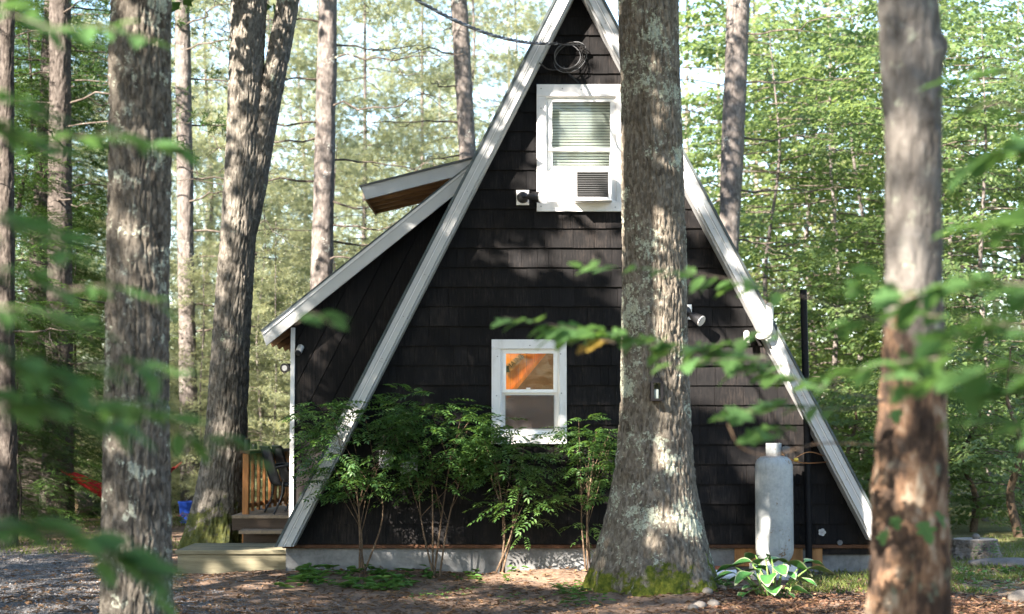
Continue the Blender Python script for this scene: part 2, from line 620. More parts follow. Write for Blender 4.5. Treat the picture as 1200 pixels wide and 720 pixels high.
plain('mulch', (0.075, 0.042, 0.028), 0.9, 0.1, var=0.5, scale=10, bump=0.4)
plain('pot_clay', (0.30, 0.15, 0.06), 0.8, 0.2, var=0.2)


def tank_paint():
    t = NT('tank_paint')
    n1 = t.noise(6, 5, 0.6)
    n2 = t.noise(40, 5, 0.65)
    c = t.ramp(t.math('ADD', t.math('MULTIPLY', n1, 0.6), t.math('MULTIPLY', n2, 0.4)), [(0.35, (0.24, 0.26, 0.26)), (0.55, (0.34, 0.36, 0.355)), (0.7, (0.40, 0.41, 0.40))])
    r = t.ramp(t.math('ADD', t.math('MULTIPLY', t.noise(5.5, 3, 0.6, t.mapped((1, 1, 1), (2.3, 0, 0.4))), 0.6), t.math('MULTIPLY', t.noise(45, 5, 0.7), 0.4)), [(0.585, 0.0), (0.62, 0.9)])
    c = t.mix(r, c, (0.16, 0.085, 0.03))
    s_ = t.ramp(t.noise(9, 4, 0.6, t.mapped((3, 3, 0.25))), [(0.55, 0.0), (0.75, 0.5)])
    c = t.mix(s_, c, (0.19, 0.19, 0.165))
    t.base(c, 0.55, 0.3)
    t.bump(n2, 0.15, 0.004)
    M['tank_paint'] = t.m
    t = NT('insect_screen')
    tr = t.n('ShaderNodeBsdfTransparent')
    mx = t.n('ShaderNodeMixShader')
    mx.inputs[0].default_value = 0.5
    t.base((0.11, 0.105, 0.10), 0.8, 0.1)
    t.t.links.new(tr.outputs[0], mx.inputs[1])
    t.t.links.new(t.b.outputs[0], mx.inputs[2])
    t.t.links.new(mx.outputs[0], t.out.inputs['Surface'])
    M['insect_screen'] = t.m


tank_paint()


def pine_boards():
    t = NT('pine_boards')
    v = t.mapped((9, 1, 0.5))
    n1 = t.noise(4, 5, 0.6, v)
    n2 = t.noise(9, 3, 0.6, t.mapped((1, 1, 0.5)))
    oi = t.n('ShaderNodeObjectInfo')
    f = t.math('ADD', t.math('MULTIPLY', n1, 0.5), t.math('ADD', t.math('MULTIPLY', n2, 0.3), t.math('MULTIPLY', oi.outputs['Random'], 0.2)))
    t.base(t.ramp(f, [(0.3, (0.36, 0.10, 0.012)), (0.5, (0.62, 0.22, 0.025)), (0.7, (0.78, 0.36, 0.06))]), 0.4, 0.35)
    M['pine_boards'] = t.m


pine_boards()


def glass(name, tint=(0.93, 0.96, 0.95), refl=1.0):
    t = NT(name)
    fr = t.n('ShaderNodeFresnel', {'IOR': 1.5})
    tr = t.n('ShaderNodeBsdfTransparent')
    tr.inputs[0].default_value = tint + (1,)
    gl = t.n('ShaderNodeBsdfGlossy', {'Roughness': 0.015})
    gl.inputs['Color'].default_value = (1, 1, 1, 1)
    wob = t.n('ShaderNodeBump', {'Strength': 0.02, 'Distance': 0.05})
    t.set(wob.inputs['Height'], t.noise(2.5, 2, 0.5))
    t.t.links.new(wob.outputs[0], gl.inputs['Normal'])
    mx = t.n('ShaderNodeMixShader')
    t.set(mx.inputs[0], t.math('MULTIPLY', fr.outputs[0], refl, clamp=True))
    t.t.links.new(tr.outputs[0], mx.inputs[1])
    t.t.links.new(gl.outputs[0], mx.inputs[2])
    t.t.links.new(mx.outputs[0], t.out.inputs['Surface'])
    M[name] = t.m


glass('window_glass', refl=0.40)
glass('lantern_glass', refl=0.5)


def glow():
    t = NT('lamp_glow')
    t.set(t.b.inputs['Emission Color'], (1.0, 0.72, 0.42))
    t.b.inputs['Emission Strength'].default_value = 20.0
    M['lamp_glow'] = t.m


glow()


def ground_mat():
    t = NT('forest_floor')
    s = t.sep()
    x, y = s[0], s[1]
    fine = t.noise(26, 7, 0.7)
    mid = t.noise(3.2, 6, 0.65)
    big = t.noise(0.55, 4, 0.6)
    lit = t.ramp(t.math('ADD', t.math('MULTIPLY', fine, 0.55), t.math('MULTIPLY', mid, 0.45)),
                 [(0.34, (0.06, 0.043, 0.032)), (0.48, (0.15, 0.104, 0.075)), (0.60, (0.25, 0.175, 0.122)), (0.72, (0.34, 0.25, 0.175))])
    st = t.voro(60, None, 'F1', 'Color')
    grav = t.ramp(t.math('ADD', t.math('MULTIPLY', t.sep(st)[0], 0.6), t.math('MULTIPLY', fine, 0.4)),
                  [(0.2, (0.06, 0.057, 0.055)), (0.5, (0.125, 0.12, 0.116)), (0.8, (0.22, 0.21, 0.205))])
    # gravel drive: left of a line that runs from the house corner forward and to the right
    gd = t.math('MULTIPLY_ADD', y, -0.42, t.math('MULTIPLY_ADD', x, -1.0, -3.55))
    gm = t.ramp(t.math('ADD', t.math('MULTIPLY_ADD', gd, 0.45, 0.1), t.math('MULTIPLY_ADD', mid, 2.6, -1.3)), [(0.20, 0.0), (0.5, 1.0)])
    far = t.ramp(t.math('MULTIPLY_ADD', y, -0.25, 1.2), [(0.1, 0.0), (0.5, 1.0)])
    c = t.mix(t.math('MULTIPLY', gm, far), lit, grav)
    # sandy bare soil to the right
    sm = t.ramp(t.math('ADD', t.math('MULTIPLY_ADD', x, 0.5, -1.75), t.math('MULTIPLY_ADD', mid, 2.0, -1.0)), [(0.1, 0.0), (0.6, 1.0)])
    sand = t.ramp(fine, [(0.35, (0.15, 0.115, 0.08)), (0.65, (0.36, 0.285, 0.20))])
    c = t.mix(sm, c, sand)
    # thin grass and moss tint, mostly to the right and beyond the house
    gmk = t.math('ADD', t.math('MULTIPLY_ADD', x, 0.30, -1.15), t.math('MULTIPLY_ADD', t.noise(1.7, 5, 0.7), 3.4, -1.6))
    gmk2 = t.math('ADD', t.math('MULTIPLY_ADD', y, 0.10, -0.75), t.math('MULTIPLY_ADD', big, 3.0, -1.2))
    gmm = t.ramp(t.math('MAXIMUM', gmk, gmk2), [(0.2, 0.0), (0.75, 0.85)])
    grs = t.ramp(fine, [(0.35, (0.05, 0.06, 0.018)), (0.65, (0.13, 0.145, 0.045))])
    c = t.mix(gmm, c, grs)
    t.base(c, 0.95, 0.1)
    t.bump(t.math('ADD', fine, t.math('MULTIPLY', st, 0.3)), 0.8, 0.03)
    M['forest_floor'] = t.m


ground_mat()


# ------------------------------------------------------------------ ground
T8_BASE = Vector(((765 - 600) / FPX * 15.4, -2.6, 0))


def gz(x, y):
    """height of the forest floor, numpy arrays"""
    x = np.asarray(x, dtype=np.float64)
    y = np.asarray(y, dtype=np.float64)
    p = np.stack([x, y, np.zeros_like(x)], axis=-1).reshape(-1, 3)
    h = (fbm(p * 0.5, 3, 3) - 0.5) * 0.10 + (fbm(p * 3.1, 9, 3) - 0.5) * 0.035
    h = h.reshape(x.shape)
    r = np.hypot(x - T8_BASE.x, y - T8_BASE.y)
    h = h + 0.13 * np.exp(-(r / 0.8) ** 2)
    h = h + 0.10 * np.exp(-(((x - 0.35) / 0.55) ** 2 + ((y + 0.45) / 0.28) ** 2))   # mound by the foundation
    far = np.clip((y - 12) / 60.0, 0, 1)
    h = h + far * far * 3.0
    return h


def gz1(x, y):
    return float(gz(np.array([x]), np.array([y]))[0])


def build_ground():
    def axis(lo, hi, fl, fh, n, m):
        return np.unique(np.concatenate([np.linspace(fl, fh, n), -np.geomspace(-fl, -lo, m) if lo < fl else [], np.geomspace(fh, hi, m)]))
    xs = axis(-260, 260, -7.0, 7.0, 220, 34)
    ys = axis(-120, 420, -8.5, 2.5, 200, 34)
    X, Y = np.meshgrid(xs, ys)
    Z = gz(X, Y)
    near = (np.abs(X) < 7) & (Y > -8.5) & (Y < 2.5)
    pp = np.stack([X.ravel() * 16, Y.ravel() * 16, np.zeros(X.size)], axis=-1)
    Z = Z + near * ((fbm(pp, 21, 3) - 0.5) * 0.03).reshape(X.shape)
    V = np.stack([X, Y, Z], axis=-1).reshape(-1, 3)
    ny, nx = X.shape
    i = (np.arange(ny - 1)[:, None] * nx + np.arange(nx - 1)[None, :]).ravel()
    F = np.stack([i, i + 1, i + nx + 1, i + nx], axis=-1)
    o = obj('ground', np_mesh('ground', V, [F], True), M['forest_floor'])
    tag(o, 'brown forest floor of needles, soil and gravel around the cabin', 'ground', kind='structure')


build_ground()

# ------------------------------------------------------------------ the A-frame cabin
OVER = 0.28
apexB = P(678, -50, -OVER)
footL = P(325.5, 641, -OVER)
footR = P(1039, 634, -OVER)
house = thing('a_frame_cabin', (0.6, 0, 0), 'black shingled A-frame cabin with white barge boards and side addition', 'house')


def nrm(a, b, inward):
    d = Vector((b[0] - a[0], b[1] - a[1]))
    d.normalize()
    n = Vector((-d.y, d.x))
    if n.dot(Vector(inward)) < 0:
        n = -n
    return d, n


A2 = (apexB.x, apexB.z)
L2 = (footL.x, footL.z)
R2 = (footR.x, footR.z)
dL, nL = nrm(L2, A2, (1, -0.3))
dR, nR = nrm(R2, A2, (-1, -0.3))


def inter(p, d, q, e):
    det = d[0] * (-e[1]) + e[0] * d[1]
    t = ((q[0] - p[0]) * (-e[1]) + e[0] * (q[1] - p[1])) / det
    return (p[0] + d[0] * t, p[1] + d[1] * t)


def off(p, n, s):
    return (p[0] + n[0] * s, p[1] + n[1] * s)


def rake_strip(s0, s1, left=True, lower=None, extra=0.0):
    """polygon of a strip that lies s0..s1 inside the slope line"""
    p, d, n = (L2, dL, nL) if left else (R2, dR, nR)
    axis_x = A2[0]
    def top(s):
        q = off(p, n, s)
        t = (axis_x - q[0]) / d[0]
        return (axis_x, q[1] + d[1] * t)
    z = p[1] - extra
    def bot(s):
        q = off(p, n, s)
        t = (z - q[1]) / d[1] + (0.0 if lower is None else lower * s)
        return (q[0] + d[0] * t, q[1] + d[1] * t)
    return [bot(s0), top(s0), top(s1), bot(s1)]


def clip(poly, x0, x1):
    def half(pl_, f):
        out = []
        for i in range(len(pl_)):
            a, b = pl_[i], pl_[(i + 1) % len(pl_)]
            fa, fb = f(a), f(b)
            if fa >= 0:
                out.append(a)
            if (fa >= 0) != (fb >= 0):
                t = fa / (fa - fb)
                out.append((a[0] + (b[0] - a[0]) * t, a[1] + (b[1] - a[1]) * t))
        return out
    q = half(poly, x0)
    return half(q, x1) if len(q) > 2 else q


def between(poly, left, f0, f1):
    p, d = (L2, dL) if left else (R2, dR)
    Ln = math.hypot(A2[0] - p[0], A2[1] - p[1])
    g = lambda q: ((q[0] - p[0]) * d[0] + (q[1] - p[1]) * d[1]) / Ln
    return clip(poly, lambda q: g(q) - f0, lambda q: f1 - g(q))


for left in (True, False):
    for (f0, f1) in ((-1.0, 0.315), (0.3152, 0.66), (0.6602, 2.0)):
        seg = between(rake_strip(0.0, 0.116, left), left, f0, f1)
        MB().prism(seg, -OVER + R.uniform(-0.002, 0.002), -OVER + 0.03).build('barge_board', M['fascia_paint'], house, bevel=0.003)
    for (f0, f1) in ((-1.0, 0.47), (0.4702, 2.0)):
        MB().prism(between(rake_strip(-0.004, 0.045, left), left, f0, f1), -OVER - 0.016 + R.uniform(-0.001, 0.001), -OVER - 0.0025).build('rake_trim', M['fascia_paint'], house, bevel=0.002)
    nl = MB()
    pp_, dd_, nn_ = (L2, dL, nL) if left else (R2, dR, nR)
    for k in range(14):
        for s_ in (0.075, 0.12):
            q_ = off((pp_[0] + dd_[0] * (0.25 + 0.48 * k), pp_[1] + dd_[1] * (0.25 + 0.48 * k)), nn_, s_)
            nl.box(q_[0] - 0.004, q_[0] + 0.004, -OVER - 0.0045, -OVER + 0.001, q_[1] - 0.004, q_[1] + 0.004)
    tag(nl.build('nail_heads', M['pipe_grey'], house), kind='stuff')
    MB().prism(rake_strip(0.049, 0.058, left), -OVER - 0.009, -OVER - 0.0008).build('rake_bead', M['white_trim'], house)
    MB().prism(rake_strip(-0.030, -0.006, left), -OVER - 0.03, 8.2).build('roof_edge', M['roofing'], house)
    MB().prism(rake_strip(-0.004, 0.115, left), -OVER + 0.032, 8.15).build('roof', M['roofing'], house)
    MB().prism(rake_strip(0.117, 0.138, left), -OVER + 0.032, -0.004).build('soffit', M['fascia_paint'], house)

# windows: (outer trim px) and openings
WIN_U = dict(tr=(629, 99, 729.5, 248), op=(640, 113, 722, 236))
WIN_L = dict(tr=(576, 398, 664, 520.5), op=(586.5, 409, 655.5, 509))


def pxrect(r, Y):
    a = P(r[0], r[3], Y)
    b = P(r[2], r[1], Y)
    return a.x, b.x, a.z, b.z


SH_IN = 0.135            # shingles and wall start this far inside the slope


def wall_x(z):
    """x-limits of the gable wall at height z"""
    q = off(L2, nL, SH_IN - 0.07)
    r = off(R2, nR, SH_IN - 0.07)
    return q[0] + dL.x / dL.y * (z - q[1]), r[0] + dR.x / dR.y * (z - r[1])


Z0 = P(600, 637.5, 0).z
CH = P(600, 247.5, 0).z - P(600, 270.3, 0).z
APEXZ = A2[1] - 0.3
OPEN = [pxrect(WIN_U['op'], 0), pxrect(WIN_L['op'], 0)]


def row_spans(za, zb, pad):
    xa, _ = wall_x(za)
    _, xb = wall_x(za)
    sp = [(xa, xb)]
    for (x0, x1, z0, z1) in OPEN:
        if zb > z0 + 0.004 and za < z1 - 0.004:
            sp2 = []
            for (a, b) in sp:
                if x0 > a and x1 < b:
                    sp2 += [(a, x0 - pad), (x1 + pad, b)]
                else:
                    sp2.append((a, b))
            sp = sp2
    return sp


# backing wall in bands with the window openings left free
wb = MB()
zs = sorted(set([Z0 - 0.04, APEXZ - 0.2] + [z for o_ in OPEN for z in (o_[2], o_[3])] + list(np.linspace(Z0, APEXZ - 0.25, 14))))
for za, zb in zip(zs[:-1], zs[1:]):
    sp = row_spans(za + 0.001, zb - 0.001, 0.0)
    for i, (a, b) in enumerate(sp):
        xa0, xb0 = wall_x(za)
        xa1, xb1 = wall_x(zb)
        if xb1 < xa1:
            xa1 = xb1 = (xa1 + xb1) / 2
        q0 = (xa0 if i == 0 else a, xb0 if i == len(sp) - 1 else b)
        q1 = (xa1 if i == 0 else a, xb1 if i == len(sp) - 1 else b)
        wb.prism([(q0[0], za), (q0[1], za), (q1[1], zb), (q1[0], zb)], 0.012, 0.10)
wb.build('wall', M['black_stain'], house)

# shingles ---------------------------------------------------------
SHW = [0.085, 0.115, 0.14, 0.165, 0.19, 0.22, 0.255, 0.30]
sh_me = {}


def shingle_mesh(wd, hh):
    key = (round(wd, 3), round(hh, 3))
    if key not in sh_me:
        g = 0.0016
        h = hh + 0.022
        v = [(g, -0.021, 0), (wd - g, -0.021, 0), (wd - g, 0.0115, 0), (g, 0.0115, 0),
             (g, 0.004, h), (wd - g, 0.004, h), (wd - g, 0.0115, h), (g, 0.0115, h)]
        m = MB().hexa(v)
        me = bpy.data.meshes.new('shingle')
        me.from_pydata(m.v, [], m.f)
        me.update()
        me.materials.append(M['black_stain'])
        sh_me[key] = me
    return sh_me[key]


plan = []
row = 0
z = Z0
RS = random.Random(5)
while z < APEXZ - 0.05:
    for (a, b) in row_spans(z, z + CH, 0.004):
        x = a
        while x < b - 0.02:
            wd = RS.choice(SHW[1:]) if RS.random() < 0.9 else SHW[0]
            if x + wd > b - 0.05:
                wd = max(0.03, b - x)
            plan.append((x, z, wd))
            x += wd
    z += CH
    row += 1


def shown(px_, pz, wd):
    u, v = project(np.array([[px_ + wd / 2, 0, pz + CH / 2]]))
    u, v = u[0], v[0]
    hid = 722 < u < 810 or (380 < u < 720 and v > 520) or v < 0
    return (0 if hid else 1, wd)


order = sorted(range(len(plan)), key=lambda i: shown(*plan[i]), reverse=True)
own = set(order[:298])
rest = MB()
for i, (x, z, wd) in enumerate(plan):
    jy = RS.uniform(-0.003, 0.003)
    jz = RS.uniform(-0.0025, 0.002)
    me = shingle_mesh(wd, CH)
    if i in own:
        o = bpy.data.objects.new('shingle', me)
        link(o)
        o.location = (x, jy, z + jz)
        o.rotation_euler = (0, RS.uniform(-0.0025, 0.0025), 0)
        adopt(o, house)
    else:
        rest.add([(v.co.x + x, v.co.y + jy, v.co.z + z + jz) for v in me.vertices], [tuple(p.vertices) for p in me.polygons])
tag(rest.build('shingles', M['black_stain'], house), kind='stuff')

# foundation, ledge and skirt -------------------------------------
fl = P(335, 640, 0.02)
fr = P(716, 640, 0.02)
fr2 = P(1024, 640, 0.02)
MB().box(fl.x, fr2.x + 0.25, 0.02, 0.25, -0.3, Z0 - 0.045).build('foundation', M['concrete'], house, bevel=0.006)
MB().box(fl.x - 0.03, fr2.x + 0.28, -0.035, 0.011, Z0 - 0.044, Z0 - 0.008).build('ledge', M['ledge_wood'], house, bevel=0.004)
zb_ = P(600, 662, 0.0).z
for (u0, u1) in ((861, 886), (926, 941), (952, 964)):
    a = P(u0, 643, -0.01)
    b = P(u1, 664, -0.01)
    MB().box(a.x, b.x, -0.012, 0.019, b.z, Z0 - 0.046).build('skirt_board', M['board_orange'], house, bevel=0.003)
MB().box(P(964, 640, 0).x, P(1022, 640, 0).x, -0.006, 0.018, P(600, 650, 0).z, Z0 - 0.046).build('skirt_board', M['black_stain'], house)

# back wall and interior so that the windows look into a room ---------------------------
gbw = [wall_x(0.3)[0], wall_x(0.3)[1]]
MB().prism([(gbw[0], 0.2), (gbw[1], 0.2), (A2[0], APEXZ)], 7.6, 7.75).build('back_wall', M['black_stain'], house)
MB().box(gbw[0] + 0.3, gbw[1] - 0.3, 0.26, 7.55, 0.24, 0.30).build('floor', M['room_dark'], house)
wl = P(600, 330, 0).z
MB().box(wall_x(wl + 0.1)[0] + 0.12, wall_x(wl + 0.1)[1] - 0.12, 0.26, 7.55, wl, wl + 0.08).build('upper_floor', M['room_dark'], house)


def casing(parent, W, Y=-0.045):
    x0, x1, z0, z1 = pxrect(W['tr'], Y)
    a0, a1, b0, b1 = pxrect(W['op'], Y)
    yb = -0.014
    MB().box(x0, x1, Y - 0.003, yb, b1, z1).build('casing', M['white_trim'], parent, bevel=0.003)
    MB().box(x0, x1, Y - 0.003, yb, z0, b0).build('casing', M['white_trim'], parent, bevel=0.003)
    MB().box(x0, a0, Y, yb, b0 + 0.001, b1 - 0.001).build('casing', M['white_trim'], parent, bevel=0.003)
    MB().box(a1, x1, Y, yb, b0 + 0.001, b1 - 0.001).build('casing', M['white_trim'], parent, bevel=0.003)
    # jamb liner going into the wall
    j = 0.016
    MB().box(a0, a0 + j, yb + 0.001, 0.12, b0, b1).box(a1 - j, a1, yb + 0.001, 0.12, b0, b1).box(a0 + j, a1 - j, yb + 0.001, 0.12, b1 - j, b1).box(a0 + j, a1 - j, yb + 0.001, 0.12, b0, b0 + j).build('frame', M['white_vinyl'], parent)
    return (a0 + j, a1 - j, b0 + j, b1 - j)


def sash(parent, px_out, px_in, Y, th=0.03):
    x0, x1, z0, z1 = pxrect(px_out, Y)
    a0, a1, b0, b1 = pxrect(px_in, Y)
    s = MB()
    s.box(x0, a0, Y, Y + th, z0, z1).box(a1, x1, Y, Y + th, z0, z1)
    s.box(a0, a1, Y - 0.0015, Y + th, b1, z1).box(a0, a1, Y - 0.0015, Y + th, z0, b0)
    s.build('sash', M['white_vinyl'], parent, bevel=0.002)
    MB().box(a0 - 0.004, a1 + 0.004, Y + 0.012, Y + 0.017, b0 - 0.004, b1 + 0.004).build('pane', M['window_glass'], parent)
    return a0, a1, b0, b1


def window(W):
    e = bpy.data.objects.new('window', None)
    e.empty_display_size = 0.2
    r = pxrect(W['op'], 0)
    e.location = ((r[0] + r[1]) / 2, 0, r[2])
    link(e)
    adopt(e, house)
    return e


win = window(WIN_U)
casing(win, WIN_U)
a0, a1, b0, b1 = sash(win, (642, 116, 720, 177), (647, 119.5, 715, 173), -0.006)
sash(win, (642, 174, 720, 199.5), (647.5, 177.5, 714.5, 195), 0.028)
# blinds: slats, hung behind the glass
r_ = pxrect((646, 118, 716, 197), 0.09)
bl = MB()
zz = r_[3]
while zz > r_[2]:
    bl.add([(r_[0], 0.085, zz), (r_[1], 0.085, zz), (r_[1], 0.100, zz - 0.021), (r_[0], 0.100, zz - 0.021)], [(0, 1, 2, 3)])
    zz -= 0.030
tag(bl.build('blind', M['blind'], win), kind='stuff')
# accordion filler beside the air conditioner
r_ = pxrect((641, 200, 675, 235.5), 0.01)
ac = MB()
n = 12
for k in range(n):
    u0 = r_[0] + (r_[1] - r_[0]) * k / n
    u1 = r_[0] + (r_[1] - r_[0]) * (k + 1) / n
    um = (u0 + u1) / 2
    ac.add([(u0, 0.012, r_[2]), (um, 0.002, r_[2]), (u1, 0.012, r_[2]), (u0, 0.012, r_[3]), (um, 0.002, r_[3]), (u1, 0.012, r_[3])], [(0, 1, 4, 3), (1, 2, 5, 4)])
ac.build('side_curtain', M['white_vinyl'], win)
ra = pxrect((673.5, 199.5, 717, 235.5), -0.02)
MB().box(ra[1], pxrect((0, 0, 721, 720), -0.02)[1], 0.0, 0.02, ra[2], ra[3]).build('side_filler', M['white_vinyl'], win)

win2 = window(WIN_L)
casing(win2, WIN_L)
sash(win2, (588.5, 411, 653.5, 460.5), (593, 414.5, 648.5, 456.5), -0.006)
sash(win2, (588.5, 460, 653.5, 507.5), (593, 464, 648.5, 502), 0.028)
rs = pxrect((592, 463, 649.5, 503), 0.01)
MB().box(rs[0], rs[1], 0.0105, 0.012, rs[2], rs[3]).build('insect_screen', M['insect_screen'], win2)
lk = P(619, 456, -0.012)
MB().box(lk.x - 0.022, lk.x + 0.022, -0.022, -0.0075, lk.z - 0.004, lk.z + 0.012).build('latch', M['white_vinyl'], win2, bevel=0.003)
# screws on the casings
def screws(parent, pts):
    s = MB()
    for (u, v) in pts:
        c = P(u, v, -0.0485)
        s.box(c.x - 0.005, c.x + 0.005, -0.0515, -0.0475, c.z - 0.005, c.z + 0.005)
    tag(s.build('screws', M['pipe_grey'], parent), kind='stuff')
screws(win, [(634, 104), (659, 104), (681, 105), (701, 104), (634, 127), (634, 180), (634, 242), (721, 243)])
screws(win2, [(583, 418), (582, 464), (657, 415), (658, 461), (621, 405), (582, 510), (657, 512)])

# inside the lower room: pine boards of a sloping stair side, a dark shelf wall and a rail
DW = 0.42
ang = [P(u, v, DW) for (u, v) in ((560, 380), (652, 398), (594, 466), (560, 466))]
base_b = MB()
pl = [(p.x, p.z) for p in ang]


xs0 = min(p[0] for p in pl)
xs1 = max(p[0] for p in pl)
k = xs0
while k < xs1:
    q = clip(pl, lambda p, a=k: p[0] - a, lambda p, a=k + 0.082: a - p[0])
    if len(q) > 2:
        MB().prism(q, DW, DW + 0.02).build('interior_board', M['pine_boards'], house)
    k += 0.086
e0, e1 = P(653, 396, DW - 0.02), P(593, 468, DW - 0.02)
dd, nn = nrm((e0.x, e0.z), (e1.x, e1.z), (1, -1))
MB().prism([off((e0.x, e0.z), nn, -0.02), off((e1.x, e1.z), nn, -0.02), off((e1.x, e1.z), nn, 0.02), off((e0.x, e0.z), nn, 0.02)], DW - 0.03, DW - 0.004).build('interior_trim', M['pine_boards'], house)
MB().box(-0.9, 1.6, 2.6, 2.65, 0.3, wl - 0.01).build('interior_wall', M['room_wall'], house)
# the lit lamp of that room, hung just left of what the pane shows
bz = wl - 0.35
MB().lathe([(0.01, 0.10), (0.10, 0.06), (0.13, 0.0)], (-0.75, 0.30, bz), 16).build('lamp_shade', M['blind'], house, smooth=True)
MB().lathe([(0.005, -0.05), (0.03, -0.03), (0.035, 0.0), (0.02, 0.04)], (-0.75, 0.30, bz), 12).build('lamp_bulb', M['lamp_glow'], house, smooth=True)
pl_ = bpy.data.lights.new('room_lamp', 'POINT')
pl_.energy = 26.0
pl_.color = (1.0, 0.72, 0.42)
pl_.shadow_soft_size = 0.05
po = bpy.data.objects.new('room_lamp', pl_)
po.location = (-0.75, 0.30, bz - 0.10)
link(po)
adopt(po, house)
# pennant sign on the boards
s0, s1 = P(590, 436, DW - 0.03), P(612, 417, DW - 0.03)
dd, nn = nrm((s0.x, s0.z), (s1.x, s1.z), (-1, 1))
sg = MB().prism([off((s0.x, s0.z), nn, -0.05), off((s1.x, s1.z), nn, -0.03), off((s1.x, s1.z), nn, 0.03), off((s0.x, s0.z), nn, 0.05)], DW - 0.012, DW - 0.004).build('pennant_sign', M['sign_board'], None)
tag(sg, 'small wooden MAINE pennant sign inside the lower window', 'sign')
tc = bpy.data.curves.new('lettering', 'FONT')
tc.body = 'MAINE'
tc.size = 0.075
tc.extrude = 0.001
tc.align_x = 'CENTER'
tc.align_y = 'CENTER'
to = bpy.data.objects.new('lettering', tc)
link(to)
tc.materials.append(M['sign_paint'])
mid = s0.lerp(s1, 0.62)
to.location = (mid.x, DW - 0.0145, mid.z)
to.rotation_euler = (math.pi / 2, -math.atan2(s1.z - s0.z, s1.x - s0.x), 0)
bpy.context.view_layer.update()
lm = bpy.data.meshes.new_from_object(to.evaluated_get(bpy.context.evaluated_depsgraph_get()))
lo = bpy.data.objects.new('lettering', lm)
link(lo)
lo.location = to.location
lo.rotation_euler = to.rotation_euler
bpy.data.objects.remove(to)
lo.parent = sg
bd = s0.lerp(s1, 0.16)
MB().add([(bd.x - 0.035, DW - 0.0135, bd.z - 0.03), (bd.x + 0.035, DW - 0.0135, bd.z - 0.03), (bd.x + 0.02, DW - 0.0135, bd.z + 0.04), (bd.x - 0.02, DW - 0.0135, bd.z + 0.035)], [(0, 1, 2, 3)]).build('emblem', M['sign_paint'], sg)

# ------------------------------------------------------------------ side addition on the left
AY = 0.14          # plane of its wall
FY = -0.14         # plane of its fascia
fa = [P(u, v, FY) for (u, v) in ((306, 389), (561, 186), (541, 222), (312, 405.5))]
MB().prism([(p.x, p.z) for p in fa], FY, FY + 0.03).build('fascia', M['fascia_paint'], house, bevel=0.003)
e = [P(u, v, FY - 0.012) for (u, v) in ((306.3, 388.6), (561, 185.8), (557, 191.5), (308, 392.6))]
MB().prism([(p.x, p.z) for p in e], FY - 0.012, FY - 0.001).build('drip_edge', M['white_trim'], house)
e = [P(u, v, FY - 0.016) for (u, v) in ((305, 387.4), (561, 183.8), (561, 185.6), (306, 388.8))]
MB().prism([(p.x, p.z) for p in e], FY - 0.03, 3.1).build('addition_roof', M['roofing'], house)
e = [P(u, v, FY) for (u, v) in ((306.5, 390), (559, 188), (556, 196), (309, 397))]
MB().prism([(p.x, p.z) for p in e], FY + 0.032, 3.05).build('roof_deck', M['soffit_wood'], house)
d_ = P(312, 405, FY) - P(306, 389, FY)
for yy in (0.25, 0.75, 1.25, 1.75, 2.25, 2.75):
    e = [P(u, v, FY) for (u, v) in ((309.5, 397.5), (352, 364), (356, 376), (313, 405))]
    MB().prism([(p.x, p.z) for p in e], yy, yy + 0.045).build('rafter', M['soffit_wood'], house)
# diagonal wall boards
polyw = [(p.x, p.z) for p in (P(341, 640, AY), P(341, 377, AY), P(552, 205, AY), P(540, 240, AY))]
pv = (nL.x, nL.y)
tmin = min(p[0] * pv[0] + p[1] * pv[1] for p in polyw)
tmax = max(p[0] * pv[0] + p[1] * pv[1] for p in polyw)
k = tmin - 0.05
BW = 0.205
while k < tmax:
    q = clip(polyw, lambda p, a=k: p[0] * pv[0] + p[1] * pv[1] - a, lambda p, a=k + BW - 0.008: a - p[0] * pv[0] - p[1] * pv[1])
    if len(q) > 2:
        MB().prism(q, AY + R.uniform(-0.002, 0.002), AY + 0.02).build('wall_board', M['black_stain'], house, bevel=0.002)
    k += BW
MB().prism(polyw, AY + 0.021, AY + 0.08).build('addition_wall', M['black_stain'], house)
a = P(341, 383, AY - 0.03)
b = P(344.2, 612, AY - 0.03)
MB().box(a.x - 0.003, b.x - 0.004, AY - 0.03, AY + 0.09, b.z - 0.1, a.z - 0.01).build('corner_trim', M['white_trim'], house, bevel=0.002)
MB().box(a.x + 0.004, a.x + 0.06, AY + 0.092, 3.0, 0.3, a.z - 0.06).build('side_wall', M['black_stain'], house)
# small dormer roof above
DY = 0.35
q = [P(u, v, DY) for (u, v) in ((423, 218.5), (562, 183.5), (562, 200), (428.5, 234))]
MB().prism([(p.x, p.z) for p in q], DY, DY + 0.03).build('dormer_fascia', M['fascia_paint'], house, bevel=0.003)
q = [P(u, v, DY) for (u, v) in ((421, 217.6), (562, 182), (562, 184.5), (422, 219.6))]
MB().prism([(p.x, p.z) for p in q], DY - 0.02, DY + 1.42).build('dormer_roof', M['drip_metal'], house)
q = [P(u, v, DY) for (u, v) in ((424, 220.5), (562, 185.8), (562, 189), (425, 223.5))]
MB().prism([(p.x, p.z) for p in q], DY + 0.032, DY + 1.4).build('dormer_deck', M['rafter_wood'], house)
for k in range(5):
    yy = DY + 0.06 + 0.31 * k
    q = [P(u, v, DY) for (u, v) in ((427, 224), (562, 189.5), (562, 201), (429.5, 233))]
    MB().prism([(p.x, p.z) for p in q], yy, yy + 0.045).build('dormer_rafter', M['rafter_wood'], house)
q = [P(u, v, DY) for (u, v) in ((423.5, 221), (427, 220.5), (430, 234), (428, 234.5))]
MB().prism([(p.x, p.z) for p in q], DY + 0.032, DY + 1.4).build('end_board', M['rafter_wood'], house)

